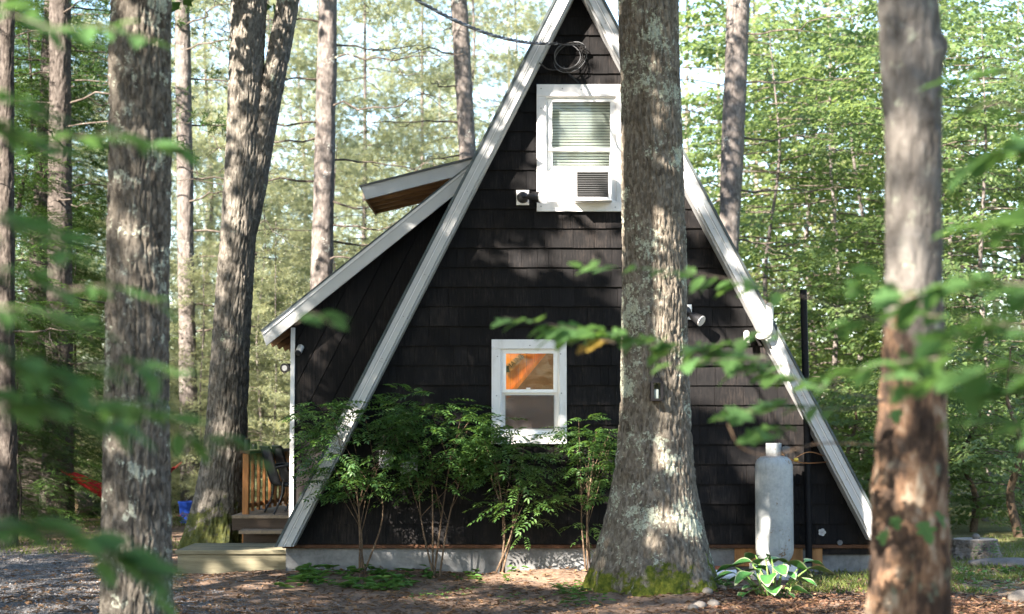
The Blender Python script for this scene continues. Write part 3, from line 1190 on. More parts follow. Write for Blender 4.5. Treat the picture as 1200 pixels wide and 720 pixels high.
# pipes and vents on the right ------------------------------------
ZT = P(941, 340, -0.15).z
MB().tube([P(948, 660, -0.15), P(946, 520, -0.15), (P(941.5, 340, -0.15))], 0.036, 14).build('stove_pipe', M['black_metal'], house, smooth=True)
c = P(905, 390, -0.30)
pts = [P(889, 394, 0.0), P(889, 394, -0.25), P(892, 395, -0.34), P(900, 393, -0.36), P(902.5, 385, -0.36), P(902, 362, -0.36)]
MB().tube(spline(pts, 16), 0.031, 12, False).tube([P(902.2, 374, -0.36), P(902, 361, -0.36), P(902, 357, -0.39)], [0.037, 0.037, 0.034], 12, False).build('exhaust_pipe', M['pvc'], house, smooth=True)
pts = [P(875, 391, 0.0), P(875, 391, -0.10), P(875, 393, -0.14), P(875.2, 402, -0.15)]
MB().tube(spline(pts, 10), 0.032, 12).build('intake_pipe', M['pvc'], house, smooth=True)
c = P(963.5, 624, -0.03)
f = MB()
for k in range(5):
    an = 2 * math.pi * k / 5
    f.tube([(c.x + 0.022 * math.cos(an), c.y, c.z + 0.022 * math.sin(an)), (c.x + 0.022 * math.cos(an), c.y + 0.02, c.z + 0.022 * math.sin(an))], 0.018, 8)
f.build('outlet_cap', M['lens_white'], house)
c = P(984, 636, -0.03)
MB().tube([(c.x, -0.05, c.z), (c.x, 0.01, c.z)], 0.028, 10).build('hose_bib', M['pipe_grey'], house)
for (u0, v0, u1, v1) in ((444, 528, 461, 549), (469, 533, 489, 556)):
    a, b = P(u0, v1, -0.09), P(u1, v0, -0.09)
    MB().box(a.x, b.x, -0.09, -0.02, a.z, b.z).build('meter_box', M['grey_plastic'], house, bevel=0.008)

# ------------------------------------------------------------------ fixtures, air conditioner, cable
acu = thing('air_conditioner', (P(695, 233, -0.1).x, -0.12, P(695, 233, -0.1).z), 'white window air conditioner in the upper gable window', 'air conditioner')
x0, x1, z0, z1 = pxrect((674.5, 199.8, 716.5, 233.5), -0.26)
MB().box(x0, x1, -0.25, 0.05, z0, z0 + 0.02).box(x0, x1, -0.25, 0.05, z1 - 0.012, z1).box(x0, x0 + 0.014, -0.25, 0.05, z0 + 0.02, z1 - 0.012).box(x1 - 0.03, x1, -0.25, 0.05, z0 + 0.02, z1 - 0.012).build('cabinet', M['white_vinyl'], acu)
MB().box(x0 + 0.014, x1 - 0.03, -0.225, -0.21, z0 + 0.02, z1 - 0.012).build('coil_face', M['grille'], acu)
zz = z0 + 0.028
while zz < z1 - 0.016:
    MB().box(x0 + 0.014, x1 - 0.03, -0.246, -0.232, zz, zz + 0.007).build('louver', M['grille'], acu)
    zz += 0.0225
MB().box(x0 - 0.008, x1 + 0.008, -0.262, 0.0, z0 - 0.014, z0 - 0.001).build('tray', M['white_vinyl'], acu, bevel=0.003)


def floodlight(cpx, head, label, plate='white_vinyl', Y=-0.02, r=0.055, rot=None):
    c = P(cpx[0], cpx[1], Y)
    t = thing('flood_light', c, label, 'outdoor light', 'floodlights on the cabin')
    if plate:
        MB().box(c.x - 0.066, c.x + 0.066, Y - 0.02, Y + 0.012, c.z - 0.078, c.z + 0.078).build('plate', M[plate], t, bevel=0.003)
    MB().tube([(c.x, Y - 0.021, c.z), (c.x, Y - 0.05, c.z), (c.x, Y - 0.065, c.z)], [0.062, 0.055, 0.03], 16).build('canopy', M['black_plastic'], t, smooth=True)
    h = Vector(head)
    s = Vector((c.x, Y - 0.05, c.z))
    j = s + Vector((h.x * 0.06, -0.07, h.z * 0.06))
    MB().tube([s, j, j + h * 0.03], 0.014, 8).build('arm', M['black_plastic'], t)
    MB().tube([j + h * 0.01, j + h * 0.04, j + h * 0.11, j + h * 0.15], [0.03, 0.042, r, r * 1.12], 16).build('lamp_head', M['black_plastic'], t, smooth=True)
    MB().tube([j + h * 0.151, j + h * 0.158], [r * 1.06, r * 1.02], 16).build('lens', M['lens_white'], t, smooth=True)
    return t


floodlight((612.5, 232), Vector((0.80, -0.45, -0.08)).normalized(), 'black floodlight on a white plate beside the upper window')
floodlight((803, 366), Vector((0.62, -0.5, -0.45)).normalized(), 'black floodlight half hidden behind the thick central trunk', Y=-0.02)
c = P(338, 431, 0.30)
t = thing('flood_light', c, 'small dark spotlight sticking out past the corner of the addition', 'outdoor light', 'floodlights on the cabin')
sx = P(341, 431, 0.3).x
MB().tube([(sx + 0.04, 0.30, c.z), (sx - 0.03, 0.30, c.z)], 0.02, 8).build('arm', M['black_plastic'], t)
MB().tube([(sx - 0.0, 0.33, c.z + 0.02), (sx - 0.03, 0.25, c.z), (sx - 0.05, 0.17, c.z - 0.01)], [0.025, 0.04, 0.052], 14).build('lamp_head', M['black_plastic'], t, smooth=True)
MB().tube([(sx - 0.0503, 0.168, c.z - 0.0103), (sx - 0.051, 0.164, c.z - 0.0108)], [0.030, 0.028], 14).build('lens', M['lens_white'], t)
c = P(351, 411, AY - 0.05)
t = thing('security_camera', c, 'small white bullet camera on the dark addition wall', 'camera')
MB().tube([c + Vector((0.012, 0.03, 0.04)), c + Vector((-0.008, -0.03, -0.02))], [0.034, 0.036], 14).build('housing', M['lens_white'], t, smooth=True)
MB().tube([c + Vector((-0.0085, -0.0315, -0.0215)), c + Vector((-0.014, -0.045, -0.036))], [0.033, 0.030], 14).build('lens_hood', M['black_plastic'], t, smooth=True)
MB().tube([c + Vector((0.012, 0.03, 0.035)), c + Vector((0.015, 0.052, 0.02))], 0.012, 8).build('bracket', M['lens_white'], t)

cb = thing('power_cable', P(650, 52, -0.32), 'twisted black power cable running down to the gable', 'cable')
a, b = P(455, -22, -5.2), P(652, 51, -0.33)
ctr = [a.lerp(b, k / 90) - Vector((0, 0, 0.14 * 4 * (k / 90) * (1 - k / 90))) for k in range(91)]
for s in range(3):
    pts = [p + Vector((math.cos(k * 0.9 + s * 2.09), 0, math.sin(k * 0.9 + s * 2.09))) * 0.010 for k, p in enumerate(ctr)]
    MB().tube(pts, 0.0075, 6).build('strand', M['cable_black'] if s else M['cable_grey'], cb, smooth=True)
for s in range(4):
    cc = P(665 + s * 1.2, 66 + s * 0.6, -0.12 + 0.02 * s)
    rr = 0.135 + 0.012 * s
    pts = [cc + Vector((rr * math.cos(q * 2 * math.pi / 24), 0.03 * math.sin(q * 0.5 + s), rr * 0.95 * math.sin(q * 2 * math.pi / 24 + 0.1 * s))) for q in range(25)]
    MB().tube(pts, 0.0046, 6).build('loop', M['cable_black'] if s % 3 else M['pipe_grey'], cb, smooth=True)
MB().tube(spline([P(652, 51, -0.33), P(664, 53, -0.2), P(684, 53, -0.12), P(681, 62, -0.05)], 12), 0.008, 6).build('splice', M['cable_black'], cb, smooth=True)
MB().tube(spline([P(632, 74, -0.27), P(645, 82, -0.05), P(668, 80, -0.04), P(683, 70, -0.04)], 14), 0.008, 6).build('service_wire', M['cable_black'], cb, smooth=True)
MB().tube(spline([P(660, 78, -0.04), P(668, 88, -0.04), P(678, 97, -0.05)], 10), 0.009, 6).build('service_wire', M['cable_black'], cb, smooth=True)

# ------------------------------------------------------------------ foliage builders
class Leaves:
    """collects flat leaf blades as numpy arrays: position, direction, normal, length, width"""
    def __init__(self):
        self.p, self.d, self.n, self.l, self.w = [], [], [], [], []

    def add(self, p, d, n, l, w):
        self.p.append(p); self.d.append(d); self.n.append(n); self.l.append(l); self.w.append(w)

    def arrays(self):
        return (np.array(self.p, float).reshape(-1, 3), np.array(self.d, float).reshape(-1, 3), np.array(self.n, float).reshape(-1, 3),
                np.array(self.l, float), np.array(self.w, float))


def unit(a):
    return a / (np.linalg.norm(a, axis=-1, keepdims=True) + 1e-9)


def blades(arr, shape='diamond', fold=0.16, droop=0.12):
    p, d, n, l, w_ = arr
    d = unit(d)
    s = unit(np.cross(n, d))
    n = np.cross(d, s)
    l = l[:, None]
    w_ = w_[:, None]
    if shape == 'diamond':
        v = np.stack([p, p + d * l * 0.42 + s * w_ * 0.5 + n * w_ * fold, p + d * l - n * l * droop, p + d * l * 0.42 - s * w_ * 0.5 + n * w_ * fold], axis=1)
        k = len(p)
        b = np.arange(k)[:, None] * 4
        F = np.concatenate([b + np.array([[0, 2, 1]]), b + np.array([[0, 3, 2]])])
        return v.reshape(-1, 3), F
    if shape == 'oval':
        v = np.stack([p, p + d * l * 0.25 + s * w_ * 0.42 + n * w_ * fold, p + d * l * 0.62 + s * w_ * 0.40 + n * w_ * fold * 0.8 - n * l * droop * 0.4,
                      p + d * l - n * l * droop, p + d * l * 0.62 - s * w_ * 0.40 + n * w_ * fold * 0.8 - n * l * droop * 0.4, p + d * l * 0.25 - s * w_ * 0.42 + n * w_ * fold], axis=1)
        k = len(p)
        b = np.arange(k)[:, None] * 6
        F = np.concatenate([b + np.array([[0, 2, 1]]), b + np.array([[0, 3, 2]]), b + np.array([[0, 4, 3]]), b + np.array([[0, 5, 4]])])
        return v.reshape(-1, 3), F
    # needle: one thin triangle
    v = np.stack([p - s * w_ * 0.5, p + s * w_ * 0.5, p + d * l], axis=1)
    F = np.arange(len(p) * 3).reshape(-1, 3)
    return v.reshape(-1, 3), F


def xform(arr, mats, scale):
    """place one spray (arrays) with many 3x3 rotations + offsets; mats (K,3,3), offs (K,3)"""
    rot, offs = mats
    p, d, n, l, w_ = arr
    K = len(offs)
    P_ = np.einsum('kij,nj->kni', rot, p) * scale[:, None, None] + offs[:, None, :]
    D_ = np.einsum('kij,nj->kni', rot, d)
    N_ = np.einsum('kij,nj->kni', rot, n)
    L_ = (l[None, :] * scale[:, None]).ravel()
    W_ = (w_[None, :] * scale[:, None]).ravel()
    return P_.reshape(-1, 3), D_.reshape(-1, 3), N_.reshape(-1, 3), L_, W_


def cat(arrs):
    return tuple(np.concatenate([a[i] for a in arrs]) for i in range(5))


def broad_spray(rn, L=1.0, leaf=0.112, dens=1.0):
    lv = Leaves()
    n_t = int(9 * dens)
    for i in range(n_t):
        u = 0.12 + 0.88 * i / (n_t - 1)
        side = 1 if i % 2 else -1
        an = side * rn.uniform(0.5, 1.0) * (1.0 if u < 0.95 else 0.2)
        tl = L * rn.uniform(0.22, 0.42) * (1.15 - 0.6 * u)
        base = np.array([u * L, rn.normal(0, 0.02), -0.10 * L * u * u + rn.normal(0, 0.03)])
        td = np.array([math.cos(an), math.sin(an), rn.normal(-0.05, 0.10)])
        m = max(2, int(tl / (leaf * 0.55)))
        for j in range(m):
            q = base + td * tl * (j + 0.6) / m
            la = an + (1 if j % 2 else -1) * rn.uniform(0.4, 1.1)
            ld = np.array([math.cos(la), math.sin(la), rn.normal(-0.22, 0.22)])
            nn_ = np.array([rn.normal(0, 0.34), rn.normal(0, 0.34), 1.0])
            ll = leaf * rn.uniform(0.75, 1.2)
            lv.add(q, ld, nn_, ll, ll * rn.uniform(0.6, 0.85))
    return lv.arrays()


def needle_spray(rn, L=0.8, tufts=13, per=15, needle=0.10, wd=0.0095):
    lv = Leaves()
    for i in range(tufts):
        u = 0.15 + 0.85 * i / (tufts - 1)
        side = 1 if i % 2 else -1
        out = L * rn.uniform(0.05, 0.26) * (1.1 - 0.7 * u)
        q = np.array([u * L, side * out, rn.normal(0.0, 0.05)])
        ax = unit(np.array([1.0, side * rn.uniform(0.2, 0.9), rn.normal(0.1, 0.25)]))
        for j in range(per):
            d = unit(ax * rn.uniform(0.1, 1.0) + rn.normal(0, 0.55, 3))
            lv.add(q + rn.normal(0, 0.012, 3), d, rn.normal(0, 1, 3), needle * rn.uniform(0.7, 1.25), wd)
    return lv.arrays()


def hemlock_spray(rn, L=0.9, n_t=10, leaf=0.05):
    lv = Leaves()
    for i in range(n_t):
        u = 0.1 + 0.9 * i / (n_t - 1)
        side = 1 if i % 2 else -1
        an = side * rn.uniform(0.6, 0.95) * (1 if i < n_t - 1 else 0.1)
        tl = L * 0.42 * (1.1 - 0.75 * u)
        base = np.array([u * L, 0, -0.22 * L * u * u])
        m = max(3, int(tl / 0.028))
        for j in range(m):
            for sd in (1, -1):
                q = base + np.array([math.cos(an), math.sin(an), -0.18]) * tl * (j + 0.5) / m
                la = an + sd * 0.95
                lv.add(q, np.array([math.cos(la), math.sin(la), rn.normal(-0.1, 0.15)]), np.array([rn.normal(0, 0.2), rn.normal(0, 0.2), 1.0]), leaf * rn.uniform(0.8, 1.2), leaf * 0.42)
    return lv.arrays()


def frond_spray(rn, L=0.24, pairs=6, leaf=0.052):
    """one pinnate leaf with its leaflets"""
    lv = Leaves()
    for i in range(pairs):
        u = 0.18 + 0.72 * i / (pairs - 1)
        for sd in (1, -1):
            an = sd * rn.uniform(0.9, 1.2)
            q = np.array([u * L, 0, -0.28 * L * u * u])
            lv.add(q, np.array([math.cos(an), math.sin(an), rn.normal(-0.15, 0.12)]), np.array([rn.normal(0, 0.2), rn.normal(0, 0.2), 1]), leaf * rn.uniform(0.85, 1.15) * (1.0 - 0.25 * abs(u - 0.5)), leaf * 0.42)
    lv.add(np.array([0.93 * L, 0, -0.24 * L]), np.array([1, 0, -0.4]), np.array([0, 0, 1.0]), leaf, leaf * 0.42)
    return lv.arrays()


SPR = {
    'broad': [broad_spray(np.random.default_rng(100 + i)) for i in range(4)],
    'needle': [needle_spray(np.random.default_rng(200 + i)) for i in range(4)],
    'hemlock': [hemlock_spray(np.random.default_rng(300 + i)) for i in range(3)],
    'frond': [frond_spray(np.random.default_rng(400 + i)) for i in range(3)],
    'far': [broad_spray(np.random.default_rng(500 + i), 1.0, 0.17, 0.8) for i in range(4)],
    'farneedle': [needle_spray(np.random.default_rng(600 + i), 0.9, 9, 10, 0.15, 0.016) for i in range(3)],
}


def frames(az, tilt, roll):
    """rotation matrices whose x axis points along azimuth az, tilted up by tilt"""
    ca, sa, ct, st, cr, sr = np.cos(az), np.sin(az), np.cos(tilt), np.sin(tilt), np.cos(roll), np.sin(roll)
    X = np.stack([ca * ct, sa * ct, st], -1)
    Y = np.stack([-sa, ca, np.zeros_like(az)], -1)
    Z = np.cross(X, Y)
    Y2 = Y * cr[:, None] + Z * sr[:, None]
    Z2 = np.cross(X, Y2)
    return np.stack([X, Y2, Z2], axis=-1)


def np_tubes(lines, radii, n=4):
    """many tapered tubes: lines list of (m,3) arrays, radii list of (r0,r1)"""
    V, F, b = [], [], 0
    for L, (r0, r1) in zip(lines, radii):
        m = len(L)
        t = unit(np.gradient(L, axis=0))
        ref = np.where(np.abs(t[:, 2:3]) < 0.9, np.array([[0, 0, 1.0]]), np.array([[1.0, 0, 0]]))
        s = unit(np.cross(t, ref))
        u = np.cross(s, t)
        r = np.linspace(r0, r1, m)[:, None]
        ring = [L + (s * math.cos(2 * math.pi * k / n) + u * math.sin(2 * math.pi * k / n)) * r for k in range(n)]
        V.append(np.stack(ring, axis=1).reshape(-1, 3))
        i = (np.arange(m - 1)[:, None] * n + np.arange(n)[None, :])
        j = (np.arange(m - 1)[:, None] * n + (np.arange(n)[None, :] + 1) % n)
        F.append(np.stack([i, j, j + n, i + n], -1).reshape(-1, 4) + b)
        b += m * n
    return np.concatenate(V), np.concatenate(F)


def crown(rn, base, H, hb, Rad, nb, kind, spacing=0.42, scale=1.0, inner=0.3, up=0.15, droop=0.12, profile='round', sub=True, az_rng=None):
    """branches and sprays of one crown; returns leaf arrays and branch lines"""
    lines, radii, sp, az_l, tl_l, sc_l = [], [], [], [], [], []
    for i in range(nb):
        v = (i + rn.uniform(0, 1)) / nb
        z = hb + (H - hb) * v
        if profile == 'cone':
            rr = Rad * (1.08 - v) ** 0.8
        elif profile == 'round':
            rr = Rad * math.sqrt(max(0.05, 1 - (2 * v - 0.85) ** 2 * 0.75))
        else:
            rr = Rad
        rr *= rn.uniform(0.6, 1.12)
        az = rn.uniform(0, 2 * math.pi) if az_rng is None else rn.uniform(*az_rng)
        m = 7
        u = np.linspace(0, 1, m)
        e = up * rn.uniform(0.3, 1.5)
        wob = np.cumsum(rn.normal(0, 0.05, m))
        L = np.stack([base[0] + np.cos(az + wob * 0.6) * rr * u, base[1] + np.sin(az + wob * 0.6) * rr * u, z + rr * (e * u - droop * 2 * u * u) + rr * 0.5 * np.cumsum(rn.normal(0, 0.06, m)) * u], -1)
        lines.append(L)
        r0 = 0.005 + 0.0042 * rr
        radii.append((r0, 0.002))
        k = max(2, int(rr * (1 - inner) / spacing))
        for j in range(k):
            f = inner + (1 - inner) * (j + rn.uniform(0.2, 0.9)) / k
            q = np.array([np.interp(f, u, L[:, c]) for c in range(3)])
            for sd in ((-1, 1) if sub else (0,)):
                sp.append(q)
                az_l.append(az + sd * rn.uniform(0.35, 1.05) * (1 - 0.4 * f) + rn.normal(0, 0.15))
                tl_l.append(rn.normal(-0.08, 0.16))
                sc_l.append(scale * rn.uniform(0.7, 1.2))
    sp = np.array(sp)
    rot = frames(np.array(az_l), np.array(tl_l), rn.normal(0, 0.22, len(sp)))
    sc_l = np.array(sc_l)
    protos = SPR[kind]
    which = rn.integers(0, len(protos), len(sp))
    out = []
    for i, pr in enumerate(protos):
        m = which == i
        if m.any():
            out.append(xform(pr, (rot[m], sp[m]), sc_l[m]))
    return cat(out), (lines, radii)


SHAPE = {'broad': 'diamond', 'far': 'diamond', 'needle': 'needle', 'farneedle': 'needle', 'hemlock': 'diamond', 'frond': 'oval'}


# ------------------------------------------------------------------ trunks
def trunk_mesh(pts, rad, nseg, nring, seed=1, ridge=0.012, fw=0.035, fh=0.22, lobes=0.0, lobe_h=0.5, lump=0.02, phase=0.0, knots=(), lobe_n=7):
    pts = np.array([tuple(p) for p in pts], float)
    rad = np.array(rad, float)
    s = np.concatenate([[0], np.cumsum(np.linalg.norm(np.diff(pts, axis=0), axis=1))])
    u = np.linspace(0, s[-1], nring)
    # centre line smoothed along its length
    C = np.stack([np.interp(u, s, pts[:, k]) for k in range(3)], -1)
    kc = np.hanning(max(5, nring // 10 * 2 + 1))
    kc /= kc.sum()
    pc = len(kc) // 2
    ext = 2 * C[:1] - C[1:pc + 1][::-1], 2 * C[-1:] - C[-pc - 1:-1][::-1]
    Cp = np.concatenate([ext[0], C, ext[1]])
    C = np.stack([np.convolve(Cp[:, k], kc, 'valid') for k in range(3)], -1)
    # radius smoothed
    Rr = np.interp(u, s, rad)
    ker = np.ones(max(3, nring // 24 * 2 + 1))
    ker /= ker.sum()
    pad = len(ker) // 2
    Rr = np.convolve(np.pad(Rr, pad, mode='edge'), ker, 'valid')[:nring]
    th = np.linspace(0, 2 * math.pi, nseg, endpoint=False)
    T, I = np.meshgrid(th, np.arange(nring))
    ct, st = np.cos(T), np.sin(T)
    rr = Rr[I]
    cz = C[:, 2][I]
    z0 = C[0, 2]
    pos = np.stack([ct * rr, st * rr, cz], -1).reshape(-1, 3)
    sh = np.array([[seed * 3.17, seed * 1.91, 0]])
    # lumps
    lu = (fbm(pos * np.array([[3.0, 3.0, 1.3]]) + sh, seed, 3) - 0.5) * 2 * lump
    d = lu
    if ridge > 0:
        wv = (fbm(pos * np.array([[9, 9, 5.0]]) + sh, seed + 5, 2) - 0.5) * 0.05
        q = pos + np.stack([wv, -wv, wv * 1.5], -1) + sh
        n1 = np.abs(2 * vnoise(q * np.array([[1 / fw, 1 / fw, 1 / fh]]), seed + 9) - 1)
        n2 = np.abs(2 * vnoise(q * np.array([[1.9 / fw, 1.9 / fw, 3.2 / fh]]), seed + 13) - 1)
        n3 = vnoise(q * np.array([[4 / fw, 4 / fw, 6 / fh]]), seed + 17)
        h = sstep(0.0, 0.34, n1) * 0.66 + sstep(0.0, 0.4, n2) * 0.24 + n3 * 0.26
        d = d + (h - 0.85) * ridge * 1.6
    r2 = pos.copy()
    if lobes > 0:
        lo = np.maximum(0, np.sin(T * lobe_n + phase + np.sin(T * 2.0 + seed) * 1.2)).ravel()
        fall = np.exp(-np.clip(pos[:, 2] - z0, 0, None) / lobe_h)
        d = d + lobes * lo * fall
    for (ka, kz, kh, kr) in knots:
        dt = np.angle(np.exp(1j * (T.ravel() - ka)))
        dist = np.hypot(dt * rr.ravel(), pos[:, 2] - kz)
        d = d + kh * np.exp(-(dist / kr) ** 2)
    rr2 = rr.ravel() + d
    V = np.stack([C[:, 0][I].ravel() + ct.ravel() * rr2, C[:, 1][I].ravel() + st.ravel() * rr2, pos[:, 2]], -1)
    i = np.arange(nring - 1)[:, None] * nseg + np.arange(nseg)[None, :]
    j = np.arange(nring - 1)[:, None] * nseg + (np.arange(nseg)[None, :] + 1) % nseg
    F = np.stack([i, j, j + nseg, i + nseg], -1).reshape(-1, 4)
    V = np.concatenate([V, C[-1:]])
    top = len(V) - 1
    k = (nring - 1) * nseg + np.arange(nseg)
    F2 = np.stack([k, (nring - 1) * nseg + (np.arange(nseg) + 1) % nseg, np.full(nseg, top)], -1)
    return np_mesh('trunk', V, [F, F2], True)


def px_path(rows, Y, top=None, bottom=None):
    """rows of (py, xl, xr) from bottom to top -> points and radii on the plane y = Y"""
    pts, rad = [], []
    for (v, a, b) in rows:
        A, B = P(a, v, Y), P(b, v, Y)
        pts.append((A + B) / 2)
        rad.append((B.x - A.x) / 2)
    if bottom is not None:
        d = pts[0] - pts[1]
        t = (bottom - pts[0].z) / d.z
        q = pts[0] + d * t
        q.z = bottom
        pts.insert(0, q)
        rad.insert(0, rad[0] * 1.06)
    if top is not None:
        d = (pts[-1] - pts[-2]).normalized()
        H = top - pts[-1].z
        pts.append(pts[-1] + Vector((d.x / d.z * H * 0.5, 0, H * 0.5)))
        rad.append(rad[-1] * 0.8)
        pts.append(pts[-2] + Vector((d.x / d.z * H, 0.1, H)))
        rad.append(rad[-2] * 0.4)
    return pts, rad


def dead_branches(rn, pts, rad, zs_, Lr=(0.8, 2.0), name='dead_branch', parent=None, m='twig_bark', per=3, az=None, up=0.0):
    """bare snapped branches with side twigs; every one is a part"""
    zz = np.array([p[2] for p in pts])
    for z in zs_:
        cx = np.interp(z, zz, [p[0] for p in pts])
        cyy = np.interp(z, zz, [p[1] for p in pts])
        r = np.interp(z, zz, rad)
        a = rn.uniform(0, 2 * math.pi) if az is None else az[int(rn.integers(0, len(az)))] + rn.normal(0, 0.3)
        Ln = rn.uniform(*Lr)
        mm = 9
        u = np.linspace(0, 1, mm)
        w1 = np.cumsum(rn.normal(0, 0.10, mm))
        w2 = np.cumsum(rn.normal(up, 0.10, mm))
        L = np.stack([cx + np.cos(a + w1) * (r * 0.8 + Ln * u), cyy + np.sin(a + w1) * (r * 0.8 + Ln * u), z + Ln * 0.22 * w2], -1)
        lines, radii = [L], [(0.018, 0.005)]
        for j in range(per):
            f = rn.uniform(0.3, 0.95)
            q = np.array([np.interp(f, u, L[:, c]) for c in range(3)])
            a2 = a + rn.choice([-1, 1]) * rn.uniform(0.4, 1.2)
            l2 = Ln * rn.uniform(0.2, 0.5)
            v = np.linspace(0, 1, 5)
            lines.append(np.stack([q[0] + np.cos(a2) * l2 * v, q[1] + np.sin(a2) * l2 * v, q[2] + l2 * np.cumsum(rn.normal(0.0, 0.12, 5))], -1))
            radii.append((0.008, 0.003))
        V, F = np_tubes(lines, radii, 5)
        obj(name, np_mesh(name, V, [F], True), M[m], parent)

# ------------------------------------------------------------------ the trees one can tell apart
def make_tree(name, label, rows, Y, bark, nseg, nring, top=14.0, bottom=-0.12, group=None, cat_='tree', **kw):
    pts, rad = px_path(rows, Y, top, bottom)
    base = Vector((pts[0].x, Y, 0.0))
    t = thing(name, base, label, cat_, group)
    obj('trunk', trunk_mesh(pts, rad, nseg, nring, **kw), M[bark], t)
    return t, pts, rad


LIT = [  # sunlit openings on the wall and the ground in front of it: px, py, rx, ry, share of leaves missing
    (688, 205, 62, 50, 0.99), (655, 160, 45, 50, 0.9), (640, 300, 60, 24, 0.9), (700, 285, 40, 30, 0.95), (694, 70, 26, 34, 0.93), (664, 288, 46, 22, 0.92), (612, 190, 22, 40, 0.75), (850, 430, 62, 60, 0.985),
    (885, 400, 45, 45, 0.97), (818, 258, 22, 22, 0.93), (765, 338, 60, 26, 0.99), (735, 250, 30, 40, 0.8), (750, 540, 40, 60, 0.85), (765, 120, 50, 80, 0.55), (468, 352, 30, 40, 0.7), (640, 664, 100, 22, 0.95),
    (690, 668, 40, 30, 0.97), (490, 612, 44, 26, 0.85), (420, 560, 30, 60, 0.6), (625, 512, 34, 14, 0.9), (668, 520, 18, 30, 0.75), (890, 536, 24, 26, 0.95), (745, 590, 34, 70, 0.75),
    (960, 500, 40, 60, 0.93), (1000, 585, 34, 40, 0.85), (820, 215, 40, 50, 0.85), (660, 20, 40, 50, 0.8), (560, 215, 16, 60, 0.7), (380, 560, 30, 60, 0.7),
    (255, 650, 70, 22, 0.75), (160, 668, 90, 18, 0.7), (100, 690, 130, 30, 0.6), (240, 690, 80, 24, 0.5), (330, 700, 60, 14, 0.5), (540, 700, 60, 12, 0.6), (300, 560, 60, 70, 0.9), (600, 585, 40, 22, 0.8), (470, 480, 40, 25, 0.6), (590, 500, 30, 20, 0.6),
    (330, 380, 40, 50, 0.6), (700, 620, 22, 40, 0.6), (930, 660, 60, 25, 0.6), (1010, 680, 120, 30, 0.8),
    (430, 520, 46, 40, 0.72), (510, 505, 46, 32, 0.65), (605, 570, 46, 36, 0.88), (690, 535, 30, 40, 0.6), (905, 430, 50, 60, 0.97), (940, 480, 40, 50, 0.9),
]


LIT8 = [(765, 338, 70, 24, 0.99), (735, 240, 26, 40, 0.85), (748, 540, 34, 60, 0.95), (790, 455, 26, 40, 0.8), (745, 90, 24, 60, 0.8), (770, 620, 60, 26, 0.9), (735, 430, 20, 40, 0.7), (700, 665, 40, 20, 0.95), (785, 170, 20, 50, 0.7)]


def thin_by_light(arr, seed, base_gap=0.0):
    p = arr[0]
    S = np.array(SUN)
    dirn = -S
    tw = np.where(p[:, 1] < 0, -p[:, 1] / dirn[1], 0)
    tg = p[:, 2] / -dirn[2]
    t = np.minimum(tw, tg)
    h = p + dirn[None, :] * t[:, None]
    u, v = project(h)
    rn = np.random.default_rng(seed)
    nz = fbm(np.stack([u / 28, v / 28, np.zeros_like(u)], -1), 77, 3) - 0.5
    gone = np.full(len(p), base_gap)
    for (cx, cy_, rx, ry, s) in LIT:
        r = np.hypot((u - cx) / rx, (v - cy_) / ry) + nz * 1.1
        gone = np.maximum(gone, (0.3 * s + 0.7) * (1 - sstep(0.95, 1.25, r)) if s > 0.8 else s * (1 - sstep(0.85, 1.2, r)))
    # the thick trunk in front of the gable catches its own patches
    t8_ = (-2.88 - p[:, 1]) / dirn[1]
    h8 = p + dirn[None, :] * t8_[:, None]
    u8, v8 = project(h8)
    on8 = (np.abs(h8[:, 0] - 1.25) < 0.5) & (p[:, 1] < -3.2) & (h8[:, 2] > 0)
    for (cx, cy_, rx, ry, s) in LIT8:
        r = np.hypot((u8 - cx) / rx, (v8 - cy_) / ry) + nz * 1.1
        gone = np.where(on8, np.maximum(gone, s * (1 - sstep(0.85, 1.15, r))), gone)
    keep = rn.uniform(0, 1, len(p)) > gone
    return tuple(a[keep] for a in arr)


def crosses_light(L):
    p = np.array([[np.interp(f, np.linspace(0, 1, len(L)), L[:, c]) for c in range(3)] for f in np.linspace(0, 1, 14)])
    dirn = -np.array(SUN)
    t = np.minimum(np.where(p[:, 1] < 0, -p[:, 1] / dirn[1], 0), p[:, 2] / -dirn[2])
    u, v = project(p + dirn[None, :] * t[:, None])
    hit = np.zeros(len(u), bool)
    for (cx, cy_, rx, ry, s) in LIT:
        if s > 0.8:
            hit |= np.hypot((u - cx) / rx, (v - cy_) / ry) < 1.0
    return hit.mean() > 0.12


def leaf_obj(name, arr, kind, m, parent):
    V, F = blades(arr, SHAPE[kind])
    o = obj(name, np_mesh(name, V, [F]), M[m], parent)
    tag(o, kind='stuff')
    return o


def limb_obj(name, ln, m, parent):
    V, F = np_tubes(ln[0], ln[1], 5)
    return tag(obj(name, np_mesh(name, V, [F], True), M[m], parent), kind='stuff')


def shade_crown(t, seed, base, H, hb, Rad, nb, gap=0.0, az_rng=None):
    rn = np.random.default_rng(seed)
    arr, ln = crown(rn, base, H, hb, Rad, nb, 'far', 0.55, 1.15, 0.25, 0.2, 0.1, az_rng=az_rng)
    arr = thin_by_light(arr, seed + 1, gap)
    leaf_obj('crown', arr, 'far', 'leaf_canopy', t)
    keep = [i for i, L in enumerate(ln[0]) if not crosses_light(L)]
    limb_obj('limbs', ([ln[0][i] for i in keep], [ln[1][i] for i in keep]), 'twig_bark', t)


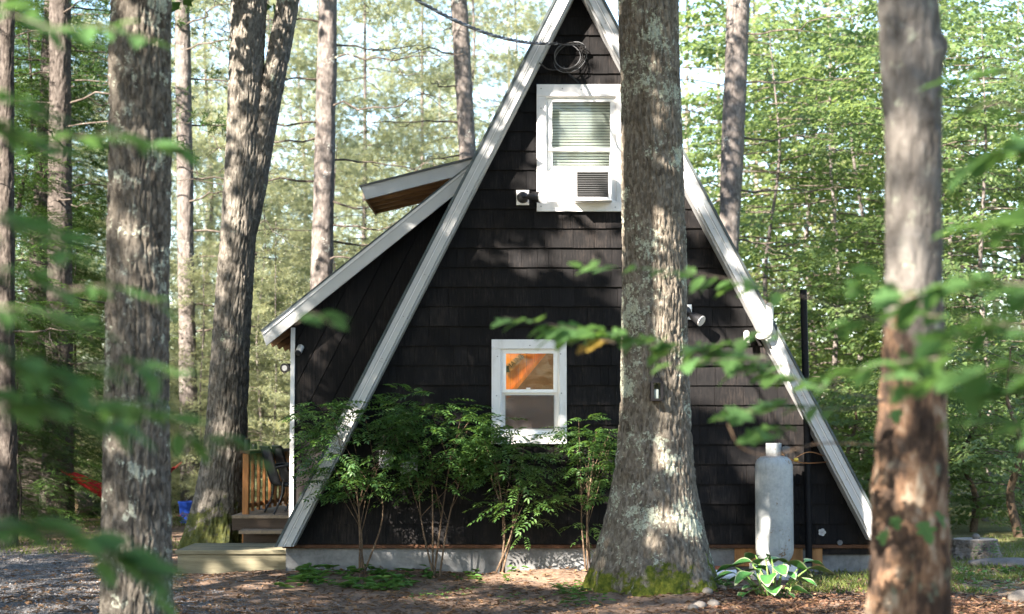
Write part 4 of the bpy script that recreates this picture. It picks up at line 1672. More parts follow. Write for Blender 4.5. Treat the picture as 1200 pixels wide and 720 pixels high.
# the nearer trunks
t3, p3, r3 = make_tree('oak_tree', 'rough barked trunk standing in front of the gravel at left', [(720, 118, 202), (540, 122, 199), (360, 126, 197.5), (180, 129, 199), (0, 131, 200)],
                       -7.0, 'bark_oak', 190, 500, top=13, seed=3, ridge=0.022, fw=0.027, fh=0.10, lump=0.012)
shade_crown(t3, 31, (p3[0].x, -7.0, 0), 13.5, 5.7, 4.6, 120)
t8, p8, r8 = make_tree('oak_tree', 'thick lichen spotted trunk with mossy root flare before the gable', [(690, 683, 846), (668, 692, 836), (640, 704, 829), (600, 716, 820), (550, 723, 812), (500, 727, 808), (400, 729, 806), (250, 728, 803), (120, 727, 797), (0, 725, 795)],
                       -2.6, 'bark_hero', 230, 500, top=15, bottom=-0.15, seed=5, ridge=0.020, fw=0.025, fh=0.075, lobes=0.17, lobe_h=0.26, lump=0.018, phase=0.6)
rn = np.random.default_rng(41)
arr, ln = crown(rn, (p8[-3].x, -2.6, 0), 15, 9.0, 3.2, 24, 'far', 0.6, 1.15, 0.25, 0.2, 0.1)
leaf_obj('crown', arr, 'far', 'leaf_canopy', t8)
limb_obj('limbs', ln, 'twig_bark', t8)
t10, p10, r10 = make_tree('maple_tree', 'blurred near trunk at right with peeling bark, sun dapples put into its pale patches', [(720, 1013, 1115), (600, 1022, 1112), (500, 1030, 1109), (400, 1035, 1108), (300, 1040, 1105), (100, 1037, 1103), (0, 1031, 1098)],
                          -11.0, 'bark_peel_dapple', 140, 460, top=9, seed=8, ridge=0.008, fw=0.035, fh=0.07, lump=0.018, knots=((0.0, 3.05, 0.03, 0.05), (-0.5, 3.0, 0.015, 0.05), (2.8, 1.25, 0.015, 0.08)))
t5, p5, r5 = make_tree('oak_tree', 'forked double trunk rising beside the small deck', [(646, 208, 290), (625, 218, 287), (600, 227, 286), (560, 236, 288), (500, 241, 290), (430, 247, 291), (350, 252, 294), (280, 258, 300), (200, 264, 308), (110, 268, 307), (0, 271, 313)],
                       2.8, 'bark_fork', 160, 420, top=13, seed=11, ridge=0.021, fw=0.028, fh=0.13, lobes=0.07, lobe_h=0.5, lump=0.015, phase=2.0)
q, rr = px_path([(300, 268, 296), (230, 279, 311), (170, 291, 319), (110, 304, 331), (45, 317, 343), (0, 325, 351)], 2.8, 11.5)
obj('forked_stem', trunk_mesh(q, rr, 110, 260, seed=12, ridge=0.020, fw=0.028, fh=0.13, lump=0.01), M['bark_fork'], t5)
rn = np.random.default_rng(43)
arr, ln = crown(rn, (p5[-3].x, 2.8, 0), 13, 7.2, 3.6, 45, 'far', 0.6, 1.15, 0.25, 0.2, 0.1)
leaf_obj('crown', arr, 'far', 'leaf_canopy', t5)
limb_obj('limbs', ln, 'twig_bark', t5)


def pine(label, rows, Y, seed, zs_, bark='bark_pine', top=16, nb=40, Rad=2.6, hb=6.5, az=None, nseg=48, ridge=0.008, Lr=(0.8, 2.2), mfol='leaf_pine'):
    t, pts, rad = make_tree('pine_tree', label, rows, Y, bark, nseg, 320, top=top, seed=seed, ridge=ridge, fw=0.05, fh=0.07, lump=0.012)
    rn_ = np.random.default_rng(seed * 13)
    dead_branches(rn_, pts, rad, zs_, Lr, parent=t, az=az)
    arr_, ln_ = crown(rn_, (pts[-3].x, Y, 0), top, hb, Rad, nb, 'farneedle', 0.5, 1.0, 0.2, 0.1, 0.1, profile='cone')
    leaf_obj('crown', arr_, 'farneedle', mfol, t)
    limb_obj('limbs', ln_, 'twig_bark', t)
    return t, pts, rad


pine('slender straight pine trunk behind the rough barked near trunk', [(600, 212, 236), (500, 210, 232), (360, 209, 228), (200, 207, 226), (0, 205, 222)], 10.0, 21, np.arange(2.6, 8.4, 0.42), az=[0.0, 3.14, -0.8, 0.5], Rad=2.2, hb=8.6)
pine('grey pine trunk with bare side branches above the addition roof', [(600, 356, 385), (320, 364, 390), (180, 369, 393), (100, 370.5, 394), (0, 374, 395)], 8.0, 23, np.arange(3.4, 7.8, 0.30), az=[0.0, 3.14, 0.4, 2.8, -0.5], hb=8.3)
pine('leaning grey pine trunk just left of the gable peak', [(600, 563, 586), (185, 538, 558.5), (100, 533, 553), (0, 528, 547.5)], 10.0, 25, np.arange(4.8, 8.4, 0.55), az=[3.14, 2.6, 3.6], Lr=(0.5, 1.5), hb=9)
pine('grey pine trunk rising behind the right roof slope', [(600, 828, 856), (280, 842, 866), (150, 846, 873), (0, 852, 879)], 9.0, 27, np.arange(4.4, 8.2, 0.8), az=[0.0, 0.5, -0.4], Lr=(1.0, 2.4), hb=8.8)
pine('dark pine trunk with hammock rope at far left', [(616, 44, 88), (560, 50, 86), (330, 55, 84.5), (200, 57, 84), (100, 58, 83), (0, 58, 83)], 9.0, 29, np.arange(2.0, 8, 0.5), bark='bark_dark', hb=6, Rad=3.0, nseg=64, ridge=0.014, mfol='leaf_hemlock')
pine('darker scaly trunk leaning behind the hammock pine', [(610, 22, 58), (330, 33, 60), (220, 40, 62), (100, 47, 66), (0, 52, 70)], 11.0, 31, np.arange(2.0, 8, 0.9), bark='bark_dark', hb=7, ridge=0.016, mfol='leaf_hemlock')
pine('dark trunk cut by the left edge of the picture', [(630, -6, 21), (400, -4, 17), (200, -2, 16), (0, -1, 17)], 4.0, 33, np.arange(2.0, 6, 0.7), bark='bark_dark', hb=7, nseg=64, ridge=0.012, mfol='leaf_hemlock')

# unseen oaks added outside the frame to shade the gable and trunks
for (x, y, H, hb, Rad, nb, seed, lab) in ((-7.7, -7.3, 13.0, 3.8, 4.2, 120, 51, 'unseen leafy oak added outside the left edge to shade the cabin'),
                                          (-11.0, -13.0, 15.0, 5.5, 4.8, 110, 55, 'unseen tall oak added left of the camera to shade the gable'),
                                          (-5.2, -19.6, 14.0, 6.6, 3.4, 36, 57, 'unseen oak added behind the camera to shade the near right trunk'),
                                          (-10.6, -5.6, 12.0, 4.0, 3.4, 70, 58, 'unseen oak added left of the frame to shade the forked trunk'),
                                          (-16.2, -1.5, 12.0, 3.0, 4.2, 90, 59, 'unseen oak added far left of the frame to shade the hammock pines')):
    t = thing('oak_tree', (x, y, 0), lab, 'tree', 'unseen trees added for shade')
    obj('trunk', trunk_mesh([(x, y, -0.15), (x + 0.1, y, 3), (x, y + 0.1, 7), (x, y, H - 1)], [0.27, 0.2, 0.16, 0.05], 40, 120, seed=seed, ridge=0.012), M['bark_oak'], t)
    shade_crown(t, seed, (x, y, 0), H, hb, Rad, nb)

# ------------------------------------------------------------------ leafy understory beyond the cabin
def shared_crown(kind, seed, H, hb, Rad, nb, m, **kw):
    rn_ = np.random.default_rng(seed)
    arr_, ln_ = crown(rn_, (0, 0, 0), H, hb, Rad, nb, kind, **kw)
    V, F = blades(arr_, SHAPE[kind])
    me = np_mesh('crown', V, [F])
    me.materials.append(M[m])
    V2, F2 = np_tubes(ln_[0], ln_[1], 5)
    mb = np_mesh('limbs', V2, [F2], True)
    mb.materials.append(M['twig_bark'])
    mt = trunk_mesh([(0, 0, -0.2), (0.16, 0.06, H * 0.22), (-0.12, 0.10, H * 0.48), (0.22, 0.0, H * 0.74), (0.05, 0.1, H)], [0.065, 0.052, 0.04, 0.026, 0.01], 16, 60, seed=seed, ridge=0.004, fw=0.05, fh=0.08, lump=0.008)
    return me, mb, mt


def place_tree(name, label, catg, meshes, x, y, rz, s, bark, group):
    t = thing(name, (x, y, gz1(x, y)), label, catg, group)
    t.rotation_euler = (0, 0, rz)
    t.scale = (s, s, s)
    for nm, me in zip(('crown', 'limbs', 'trunk'), meshes):
        if nm == 'trunk' and not len(me.materials):
            me.materials.append(M[bark])
        o = bpy.data.objects.new(nm, me)
        link(o)
        o.parent = t
        if nm != 'trunk':
            o['kind'] = 'stuff'
    return t


mp = [shared_crown('broad', 700 + i, 8.6, 0.7, 2.8, 64, 'leaf_maple', spacing=0.5, scale=0.95, up=0.12, droop=0.10) for i in range(3)]
MAPLES = [  # px, d, height scale, rotation, what sets it apart
    (905, 30.0, 0.98, 0.3, 'bright green maple filling the gap right of the gable pine'),
    (985, 33.0, 1.05, 2.1, 'leafy maple seen above the stove pipe'),
    (1065, 29.0, 1.00, 4.0, 'leafy maple directly behind the peeling near trunk'),
    (1150, 28.0, 0.95, 5.2, 'leafy maple rising behind the tree stump'),
    (1225, 30.5, 1.05, 1.2, 'leafy maple cut by the right edge of the picture'),
    (1110, 36.0, 1.25, 2.9, 'taller maple behind the right-hand understory'),
    (850, 37.0, 1.30, 5.0, 'sunlit maple seen between central trunk and right pine'),
    (955, 40.0, 1.35, 0.9, 'pale green maple deep in the wood at right'),
    (1010, 36.5, 1.2, 3.7, 'maple with pale trunk behind the stove pipe maple'),
    (1195, 38.0, 1.3, 4.6, 'maple deep in the wood near the right edge'),
    (1050, 43.0, 1.5, 1.9, 'furthest maple behind the near right trunk'),
]
for i, (px_, d, s, rz, lab) in enumerate(MAPLES):
    place_tree('maple_tree', lab, 'tree', mp[i % 3], (px_ - 600) / FPX * d, d - CAMD, rz, s, 'bark_pine', 'maples behind the cabin')
bush = [shared_crown('broad', 740 + i, 2.3, 0.15, 1.25, 26, 'leaf_maple', spacing=0.4, scale=0.75, up=0.35, droop=0.1) for i in range(2)]
for i, (px_, d, s, rz, lab) in enumerate([
    (1135, 24.5, 0.95, 0.4, 'low leafy bush growing behind the stump'),
    (1195, 23.5, 1.1, 2.2, 'low leafy bush at the right edge beyond the sandy path'),
    (1060, 25.5, 1.0, 4.2, 'low leafy bush behind the base of the near right trunk'),
    (1000, 27.5, 0.95, 1.1, 'low leafy bush beside the foot of the right roof slope'),
    (1100, 28.0, 1.25, 3.3, 'wider bush behind the stump bushes'),
]):
    place_tree('bush', lab, 'bush', bush[i % 2], (px_ - 600) / FPX * d, d - CAMD, rz, s, 'stem_bark', 'bushes beyond the clearing')
hm = [shared_crown('hemlock', 760 + i, 8.5, 0.4, 2.1, 80, 'leaf_hemlock', spacing=0.55, scale=1.1, up=0.05, droop=0.16, profile='cone') for i in range(2)]
for i, (px_, d, s, rz, lab) in enumerate([
    (18, 29.0, 1.05, 0.4, 'dark feathery hemlock behind the trunk at the left edge'),
    (72, 31.5, 1.05, 2.4, 'dark hemlock between hammock pine and rough near trunk'),
    (-60, 27.0, 1.0, 4.1, 'dark hemlock cut off by the left edge'),
    (22, 26.0, 0.42, 1.3, 'low young hemlock at the foot of the hammock pine'),
    (60, 36.0, 1.25, 5.1, 'tall dark hemlock furthest back at the left'),
    (40, 39.0, 1.3, 1.9, 'dark hemlock half hidden by the rough near trunk'),
    (-35, 33.0, 1.25, 0.2, 'tall hemlock behind the left edge trunk'),
    (85, 31.5, 0.6, 4.9, 'waist high dark hemlock behind the hammock'),
    (-10, 24.0, 0.75, 3.0, 'half grown hemlock in front of the left edge trunk row'),
    (25, 23.8, 0.30, 0.7, 'tiny hemlock low beside the left edge trunk'),
]):
    place_tree('hemlock_tree', lab, 'tree', hm[i % 2], (px_ - 600) / FPX * d, d - CAMD, rz, s, 'bark_dark', 'hemlocks at the left')

# sunlit white pines of the middle distance
wp = [shared_crown('needle', 780 + i, 12.0, 0.5, 2.9, 84, 'leaf_pine', spacing=0.36, scale=1.3, up=0.02, droop=0.14, profile='cone') for i in range(2)]
for i, (px_, d, s, rz, lab) in enumerate([
    (300, 34.0, 1.0, 0.3, 'pale wispy pine between forked trunk and grey pine'),
    (430, 36.0, 1.1, 2.0, 'pale wispy pine above the small dormer roof'),
    (165, 38.0, 1.1, 3.9, 'pale wispy pine behind the rough near trunk'),
    (490, 41.0, 1.2, 5.0, 'yellowish wispy pine left of the leaning trunk'),
    (600, 42.0, 1.2, 1.0, 'pale wispy pine behind the gable peak'),
    (350, 45.0, 1.25, 4.4, 'far pale pine seen over the addition roof'),
    (245, 40.0, 1.15, 2.7, 'pale pine seen between slender pine and forked trunk'),
    (395, 31.0, 0.55, 3.3, 'half grown pale pine behind the addition'),
    (545, 36.0, 1.05, 0.4, 'pale pine behind the leaning trunk'),
    (288, 26.5, 0.34, 5.6, 'young pale pine beyond the deck rail'),
    (238, 27.6, 0.36, 1.6, 'young pale pine left of the forked trunk'),
    (325, 28.0, 0.40, 2.2, 'young pale pine close behind the addition corner'),
    (305, 30.5, 0.52, 0.9, 'half grown pale pine behind the deck'),
    (180, 30.0, 0.40, 4.0, 'young pale pine behind the red hammock'),
]):
    place_tree('pine_tree', lab, 'tree', wp[i % 2], (px_ - 600) / FPX * d, d - CAMD, rz, s, 'bark_pine', 'sunlit pines behind the cabin')

# the far wood, one mass
rn = np.random.default_rng(91)
fb, fn, tl, tr_ = [], [], [], []
for i in range(15):
    d = rn.uniform(44, 70)
    px_ = 780 + 480 * (i + rn.uniform(0, 1)) / 15
    x, y = (px_ - 600) / FPX * d, d - CAMD
    H = rn.uniform(11, 17)
    a_, l_ = crown(rn, (x, y, gz1(x, y)), H, 0.8, 3.4, 40, 'far', 0.75, 1.25, 0.2, 0.15, 0.1)
    fb.append(a_)
    tl += l_[0] + [np.array([[x, y, -0.2], [x + rn.normal(0, 0.15), y, H * 0.5], [x, y, H]])]
    tr_ += l_[1] + [(rn.uniform(0.09, 0.2), 0.03)]
for i in range(15):
    d = rn.uniform(46, 74)
    px_ = -60 + 860 * (i + rn.uniform(0, 1)) / 15
    x, y = (px_ - 600) / FPX * d, d - CAMD
    H = rn.uniform(13, 19)
    a_, l_ = crown(rn, (x, y, gz1(x, y)), H, 0.8, 3.4, 56, 'farneedle', 0.65, 1.7, 0.15, 0.02, 0.14, profile='cone')
    fn.append(a_)
    if i % 3 == 0:
        a_, l2 = crown(rn, (x + 1.5, y + 2, gz1(x, y)), H * 0.55, 0.6, 3.0, 24, 'far', 0.8, 1.2, 0.2, 0.15, 0.1)
        fb.append(a_)
        l_ = (l_[0] + l2[0], l_[1] + l2[1])
    tl += l_[0] + [np.array([[x, y, -0.2], [x + rn.normal(0, 0.2), y, H * 0.5], [x, y, H]])]
    tr_ += [(a_ * 0.5, b_ * 0.5) for a_, b_ in l_[1]] + [(rn.uniform(0.07, 0.16), 0.03)]
for i in range(20):
    d = rn.uniform(31, 46)
    px_ = -40 + 640 * (i + rn.uniform(0, 1)) / 20
    x, y = (px_ - 600) / FPX * d, d - CAMD
    H = rn.uniform(2.2, 5.0)
    a_, l_ = crown(rn, (x, y, gz1(x, y)), H, 0.15, 1.7, 26, 'farneedle' if i % 3 else 'far', 0.4, 0.9, 0.1, 0.05, 0.12, profile='cone')
    (fn if i % 3 else fb).append(a_)
    tl += l_[0]
    tr_ += l_[1]
V1, F1 = blades(cat(fb), 'diamond')
V2, F2 = blades(cat(fn), 'needle')
V3, F3 = np_tubes(tl, tr_, 5)
me = np_mesh('far_woods', np.concatenate([V1, V2, V3]), [F1, F2 + len(V1), F3 + len(V1) + len(V2)])
for k in ('leaf_far', 'leaf_pine', 'bark_pale'):
    me.materials.append(M[k])
mi = np.concatenate([np.zeros(len(F1)), np.ones(len(F2)), np.full(len(F3), 2)]).astype(np.int32)
me.polygons.foreach_set('material_index', mi)
fw = obj('far_woods', me, None)
tag(fw, 'sunlit far woods of pine and maple beyond the cabin', 'woods', kind='stuff')
# the same kind of wood goes on behind the camera (what the windows reflect)
fw2 = fw.copy()
link(fw2)
fw2.rotation_euler = (0, 0, math.pi)
fw2.location = (2.0, -6.0, 0)
tag(fw2, 'woods behind the camera that the panes reflect', 'woods', kind='stuff')
for k, lab in ((1, 'woods beyond the left edge of the clearing'), (-1, 'woods beyond the right edge of the clearing')):
    f3 = fw.copy()
    link(f3)
    f3.rotation_euler = (0, 0, k * math.pi / 2)
    f3.location = (-k * 4.0, -4.0, 0)
    tag(f3, lab, 'woods', kind='stuff')

# ------------------------------------------------------------------ shrubs along the foundation
def shrub(label, base_px, stems, tops, seed, nfr, m='leaf_shrub'):
    rn_ = np.random.default_rng(seed)
    b = P(base_px[0], base_px[1], -0.42)
    Y = -0.42
    b.z = gz1(b.x, b.y)
    t = thing('foundation_shrub', b, label, 'shrub', 'shrubs along the foundation')
    ends = []
    for (u, v) in stems:
        e_ = P(u, v, Y + rn_.uniform(-0.18, 0.12))
        mid_ = b.lerp(e_, 0.5) + Vector((rn_.normal(0, 0.04), rn_.normal(0, 0.03), 0.05))
        pts_ = spline([b + Vector((rn_.normal(0, 0.035), rn_.normal(0, 0.03), -0.06)), mid_, e_], 10)
        MB().tube(pts_, list(np.linspace(0.011, 0.004, 10)), 6).build('stem', M['stem_bark'], t, smooth=True)
        ends.append(pts_)
    sp, az, tl_ = [], [], []
    tw, trd = [], []
    for (u, v, ru, rv, share) in tops:
        c_ = P(u, v, Y)
        k = 8.82e-3 * (Y + CAMD) / 18
        nn_fr = int(nfr * share * 1.08)
        for _ in range(nn_fr):
            th, q_ = rn_.uniform(0, 2 * math.pi), math.sqrt(rn_.uniform(0.03, 1))
            ph = rn_.uniform(-1, 1)
            dx, dz, dy = math.cos(th) * q_ * ru * k, math.sin(th) * q_ * rv * k, ph * 0.34 * math.sqrt(1 - 0.8 * q_ * q_)
            # layered: gather in tiers
            dz = round(dz / 0.11) * 0.11 + rn_.normal(0, 0.022)
            pnt = np.array([c_.x + dx, min(c_.y + dy, -0.16), c_.z + dz])
            sp.append(pnt)
            az.append(math.atan2(dy * 1.4 + rn_.normal(0, 0.12), dx + rn_.normal(0, 0.16)))
            tl_.append(0.25 * dz / (rv * k + 0.01) + rn_.normal(0.02, 0.18))
        for _ in range(int(16 * share)):
            s_ = ends[int(rn_.integers(0, len(ends)))]
            f = rn_.uniform(0.45, 1.0)
            a_ = np.array(s_[int(f * 9)])
            b_ = sp[-1 - int(rn_.integers(0, int(nfr * share)))]
            tw.append(np.linspace(0, 1, 4)[:, None] * (b_ - a_)[None, :] + a_[None, :])
            trd.append((0.004, 0.0018))
    sp = np.array(sp)
    rot = frames(np.array(az), np.array(tl_), rn_.normal(0, 0.3, len(sp)))
    s_ = rn_.uniform(0.7, 1.2, len(sp))
    wh = rn_.integers(0, 3, len(sp))
    arr_ = cat([xform(SPR['frond'][i], (rot[wh == i], sp[wh == i]), s_[wh == i]) for i in range(3)])
    V, F = blades(arr_, 'oval')
    V[:, 1] = np.minimum(V[:, 1], -0.03)
    o = obj('foliage', np_mesh('foliage', V, [F]), M[m], t)
    tag(o, kind='stuff')
    V, F = np_tubes(tw, trd, 4)
    obj('twigs', np_mesh('twigs', V, [F], True), M['stem_bark'], t)
    return t


shrub('leafy shrub overlapping the foot of the left barge board', (425, 671), [(415, 560), (432, 545), (445, 560), (405, 575)],
      [(420, 520, 54, 46, 0.55), (380, 488, 28, 18, 0.2), (400, 565, 34, 20, 0.2), (460, 490, 22, 22, 0.12), (375, 525, 18, 14, 0.06)], 61, 330)
shrub('tallest leafy shrub, its top reaching beside the lower window', (512, 672), [(490, 560), (505, 530), (528, 535), (545, 545)],
      [(515, 515, 60, 42, 0.6), (478, 475, 22, 20, 0.12), (548, 515, 32, 26, 0.16), (500, 565, 46, 18, 0.12), (460, 550, 30, 30, 0.12), (525, 480, 14, 12, 0.04)], 62, 360)
shrub('leafy shrub below the lower window with a low side branch', (586, 668), [(575, 560), (578, 530), (600, 590), (610, 560)],
      [(592, 535, 44, 24, 0.5), (600, 560, 44, 14, 0.16), (610, 590, 40, 14, 0.22), (568, 506, 24, 12, 0.1), (612, 612, 12, 10, 0.06)], 63, 260)
shrub('narrow leafy shrub between lower window and thick trunk', (690, 670), [(688, 560), (696, 540), (682, 570)],
      [(694, 535, 32, 32, 0.6), (685, 505, 26, 14, 0.16), (705, 565, 24, 14, 0.14), (662, 583, 24, 7, 0.08), (690, 618, 22, 8, 0.06)], 64, 240)

# ------------------------------------------------------------------ propane tank
c = P(908, 658, -0.40)
tb = thing('propane_tank', (c.x, -0.40, 0), 'tall grey propane cylinder standing beside the thick trunk', 'gas tank')
zt = P(908, 534, -0.40).z
zb = P(908, 656, -0.40).z
rt = 22.0 * 17.6 / FPX
MB().lathe([(rt * 0.80, 0.0), (rt * 0.88, 0.02), (rt * 0.97, 0.06), (rt, 0.10), (rt, zt - zb - 0.13), (rt * 0.985, zt - zb - 0.09), (rt * 0.90, zt - zb - 0.045), (rt * 0.7, zt - zb - 0.012), (rt * 0.35, zt - zb)], (c.x, -0.4, zb), 40).build('shell', M['tank_paint'], tb, smooth=True)
for zz in (zb + 0.10, zt - 0.13):
    MB().lathe([(rt * 1.0, -0.006), (rt * 1.008, 0.0), (rt * 1.0, 0.006)], (c.x, -0.4, zz), 40).build('weld_seam', M['tank_paint'], tb, smooth=True)
cl = MB()
n = 20
for k in range(n):
    a0_, a1_ = [-2.2 + 4.4 * (k + s) / n + math.pi * 1.5 for s in (0, 1)]
    for (ri, ro) in ((0.072, 0.079),):
        v = []
        for a_ in (a0_, a1_):
            for r_ in (ri, ro):
                for z_ in (-0.03, 0.125):
                    v.append((c.x + r_ * math.cos(a_), -0.4 + r_ * math.sin(a_), zt + z_))
        cl.hexa([v[0], v[2], v[6], v[4], v[1], v[3], v[7], v[5]])
cl.build('collar', M['tank_paint'], tb)
MB().tube([(c.x, -0.4, zt - 0.02), (c.x, -0.4, zt + 0.07)], 0.022, 10).tube([(c.x, -0.4, zt + 0.075), (c.x, -0.4, zt + 0.10)], 0.035, 12).build('valve', M['brass'], tb)
MB().lathe([(rt * 0.76, 0.0), (rt * 0.76, 0.05)], (c.x, -0.4, zb - 0.045), 32).build('foot_ring', M['tank_paint'], tb, smooth=True)
# gas line
MB().tube(spline([(c.x + 0.02, -0.4, zt + 0.05), P(930, 540, -0.33), P(948, 543, -0.2), P(975, 541, -0.06), P(985, 541, -0.03)], 18), 0.006, 6).build('gas_line', M['copper'], tb, smooth=True)
MB().tube(spline([P(930, 538, -0.40), P(950, 530, -0.30), P(982, 541, -0.03)], 14), 0.005, 6).build('gas_line', M['copper'], tb, smooth=True)
a = P(921, 527, -0.46)
MB().tube([a + Vector((0, -0.02, 0)), a + Vector((0, 0.02, 0))], 0.04, 16).tube([a + Vector((0, 0.0, -0.02)), a + Vector((0, 0.0, -0.07))], 0.014, 10).build('regulator', M['pipe_grey'], tb, smooth=True)
a = P(930.5, 539, -0.42)
MB().tube([a, a + Vector((0.04, 0, 0))], 0.017, 8).build('fitting', M['brass'], tb)
blk = thing('tank_block', (c.x, -0.4, 0), 'pale concrete block carrying the propane cylinder', 'concrete block')
a, b = P(884, 667, -0.58), P(934, 656, -0.58)
MB().box(a.x, b.x, -0.60, -0.21, -0.1, zb - 0.046).build('block', M['block_white'], blk, bevel=0.01)

# lantern on the trunk
c = P(769.5, 457, -2.97)
ln_ = thing('lantern', c, 'small black lantern hung on the thick central trunk', 'lantern')
w2, d2 = 0.046, 0.046
z0, z1 = c.z - 0.075, c.z + 0.06
MB().box(c.x - 0.052, c.x + 0.052, c.y - 0.052, c.y + 0.052, z0 - 0.022, z0).build('base', M['black_metal'], ln_, bevel=0.003)
MB().add([(c.x - 0.056, c.y - 0.056, z1), (c.x + 0.056, c.y - 0.056, z1), (c.x + 0.056, c.y + 0.056, z1), (c.x - 0.056, c.y + 0.056, z1), (c.x - 0.022, c.y - 0.022, z1 + 0.045), (c.x + 0.022, c.y - 0.022, z1 + 0.045), (c.x + 0.022, c.y + 0.022, z1 + 0.045), (c.x - 0.022, c.y + 0.022, z1 + 0.045)],
         [(3, 2, 1, 0), (4, 5, 6, 7), (0, 1, 5, 4), (1, 2, 6, 5), (2, 3, 7, 6), (3, 0, 4, 7)]).build('roof', M['black_metal'], ln_)
for sx in (-1, 1):
    for sy in (-1, 1):
        MB().box(c.x + sx * 0.042 - 0.011, c.x + sx * 0.042 + 0.011, c.y + sy * 0.042 - 0.011, c.y + sy * 0.042 + 0.011, z0, z1).build('corner_post', M['black_metal'], ln_)
MB().box(c.x - 0.031, c.x + 0.031, c.y - 0.040, c.y - 0.037, z0 + 0.001, z1 - 0.001).build('pane', M['lantern_glass'], ln_)
MB().box(c.x - 0.031, c.x + 0.031, c.y + 0.036, c.y + 0.040, z0 + 0.001, z1 - 0.001).build('back_plate', M['black_metal'], ln_)
MB().lathe([(0.020, 0), (0.020, 0.07), (0.017, 0.076), (0.006, 0.08)], (c.x, c.y, z0 + 0.001), 14).build('candle', M['lens_white'], ln_, smooth=True)
MB().tube(spline([(c.x - 0.02, c.y, z1 + 0.045), (c.x, c.y, z1 + 0.085), (c.x + 0.02, c.y, z1 + 0.045)], 10), 0.004, 6).build('handle', M['black_metal'], ln_)
MB().tube([(c.x, c.y, z1 + 0.082), (c.x, c.y + 0.12, z1 + 0.10)], 0.005, 6).build('hook', M['black_metal'], ln_)

# ------------------------------------------------------------------ deck, steps, platform, chairs
PY0, PY1 = 0.30, 1.35
plf = thing('step_platform', (P(270, 650, PY0).x, 0.8, 0), 'pale new lumber platform before the deck steps', 'platform')
xa, xb = P(208, 655, PY0).x, P(337, 655, PY0).x
ztop = P(270, 645, PY0).z
MB().box(xa, xb, PY0, PY0 + 0.04, -0.08, ztop - 0.041).build('front_board', M['new_lumber'], plf, bevel=0.003)
MB().box(xa, xa + 0.04, PY0 + 0.041, PY1, -0.08, ztop - 0.041).build('side_board', M['new_lumber'], plf)
k = PY0 - 0.025
while k < PY1:
    MB().box(xa - 0.02, xb, k, k + 0.137, ztop - 0.04 + R.uniform(-0.001, 0.001), ztop + R.uniform(-0.001, 0.002)).build('plank', M['new_lumber'], plf, bevel=0.004)
    k += 0.143

XR, XH = -3.04, P(341, 600, 0.14).x - 0.012
dk = thing('deck', (-2.7, 3, 0), 'small raised wooden deck with brown baluster railing beside the addition', 'deck')
dz = 0.50
k = 1.74
i = 0
while k < 6.3:
    MB().box(XR - 0.12, XH, k, k + 0.135, dz - 0.035, dz + R.uniform(-0.001, 0.002)).build('plank', M['deck_wood'], dk, bevel=0.003)
    k += 0.142
MB().box(XR - 0.12, XH, 1.76, 1.80, dz - 0.17, dz - 0.037).build('rim_joist', M['dark_tread'], dk)
MB().box(XR - 0.10, XR - 0.06, 1.81, 6.3, dz - 0.17, dz - 0.037).build('rim_joist', M['dark_tread'], dk)
for (yy, zz) in ((1.36, 0.355), (1.36, 0.20)):
    MB().box(XR + 0.02, XH, yy, yy + 0.30, zz - 0.04, zz).build('tread', M['deck_wood'] if zz > 0.3 else M['new_lumber'], dk, bevel=0.003)
MB().box(XR + 0.02, XH, 1.70, 1.72, 0.0, dz - 0.18).build('riser', M['dark_tread'], dk)
for xx in (XR + 0.02, XH - 0.05):
    MB().box(xx, xx + 0.045, 1.40, 1.69, -0.1, 0.155).build('stringer', M['dark_tread'], dk)
rtop = 1.18
RA = -0.105        # the railing runs back and a little towards the house


def rail(name, x0_, x1_, y0_, y1_, z0_, z1_, m):
    o_ = MB().box(x0_, x1_, y0_, y1_, z0_, z1_).build(name, M[m], None, bevel=0.003)
    o_.location = (XR, 2.0, 0)
    o_.rotation_euler = (0, 0, RA)
    adopt(o_, dk)


for yy in (0.0, 2.1, 4.2):
    rail('rail_post', -0.035, 0.035, yy - 0.035, yy + 0.035, dz + 0.003 if yy else -0.1, rtop + 0.01, 'rail_wood')
rail('rail_cap', -0.06, 0.055, -0.06, 4.3, rtop + 0.012, rtop + 0.045, 'cap_wood')
rail('top_rail', -0.02, 0.012, 0.04, 4.16, rtop - 0.07, rtop + 0.009, 'rail_wood')
rail('bottom_rail', -0.02, 0.012, 0.04, 4.16, dz + 0.07, dz + 0.12, 'rail_wood')
k = 0.16
while k < 4.1:
    if abs(k - 2.1) > 0.07:
        rail('baluster', 0.014, 0.048, k, k + 0.045, dz + 0.03, rtop - 0.004, 'rail_wood')
    k += 0.27
for (yy, hh) in ((2.05, 0.12), (2.6, 0.06)):
    t = thing('railing_cup', (XR, yy, rtop + 0.05), 'small dark jar standing on the deck rail' if hh > 0.1 else 'low dark cup on the deck rail', 'jar')
    MB().lathe([(0.032, 0), (0.036, hh * 0.4), (0.034, hh * 0.9), (0.028, hh)], (XR, yy, rtop + 0.051), 14).build('body', M['black_plastic'], t, smooth=True)
    MB().lathe([(0.030, 0), (0.030, 0.012)], (XR, yy, rtop + 0.0515 + hh), 14).build('lid', M['cap_wood'], t)


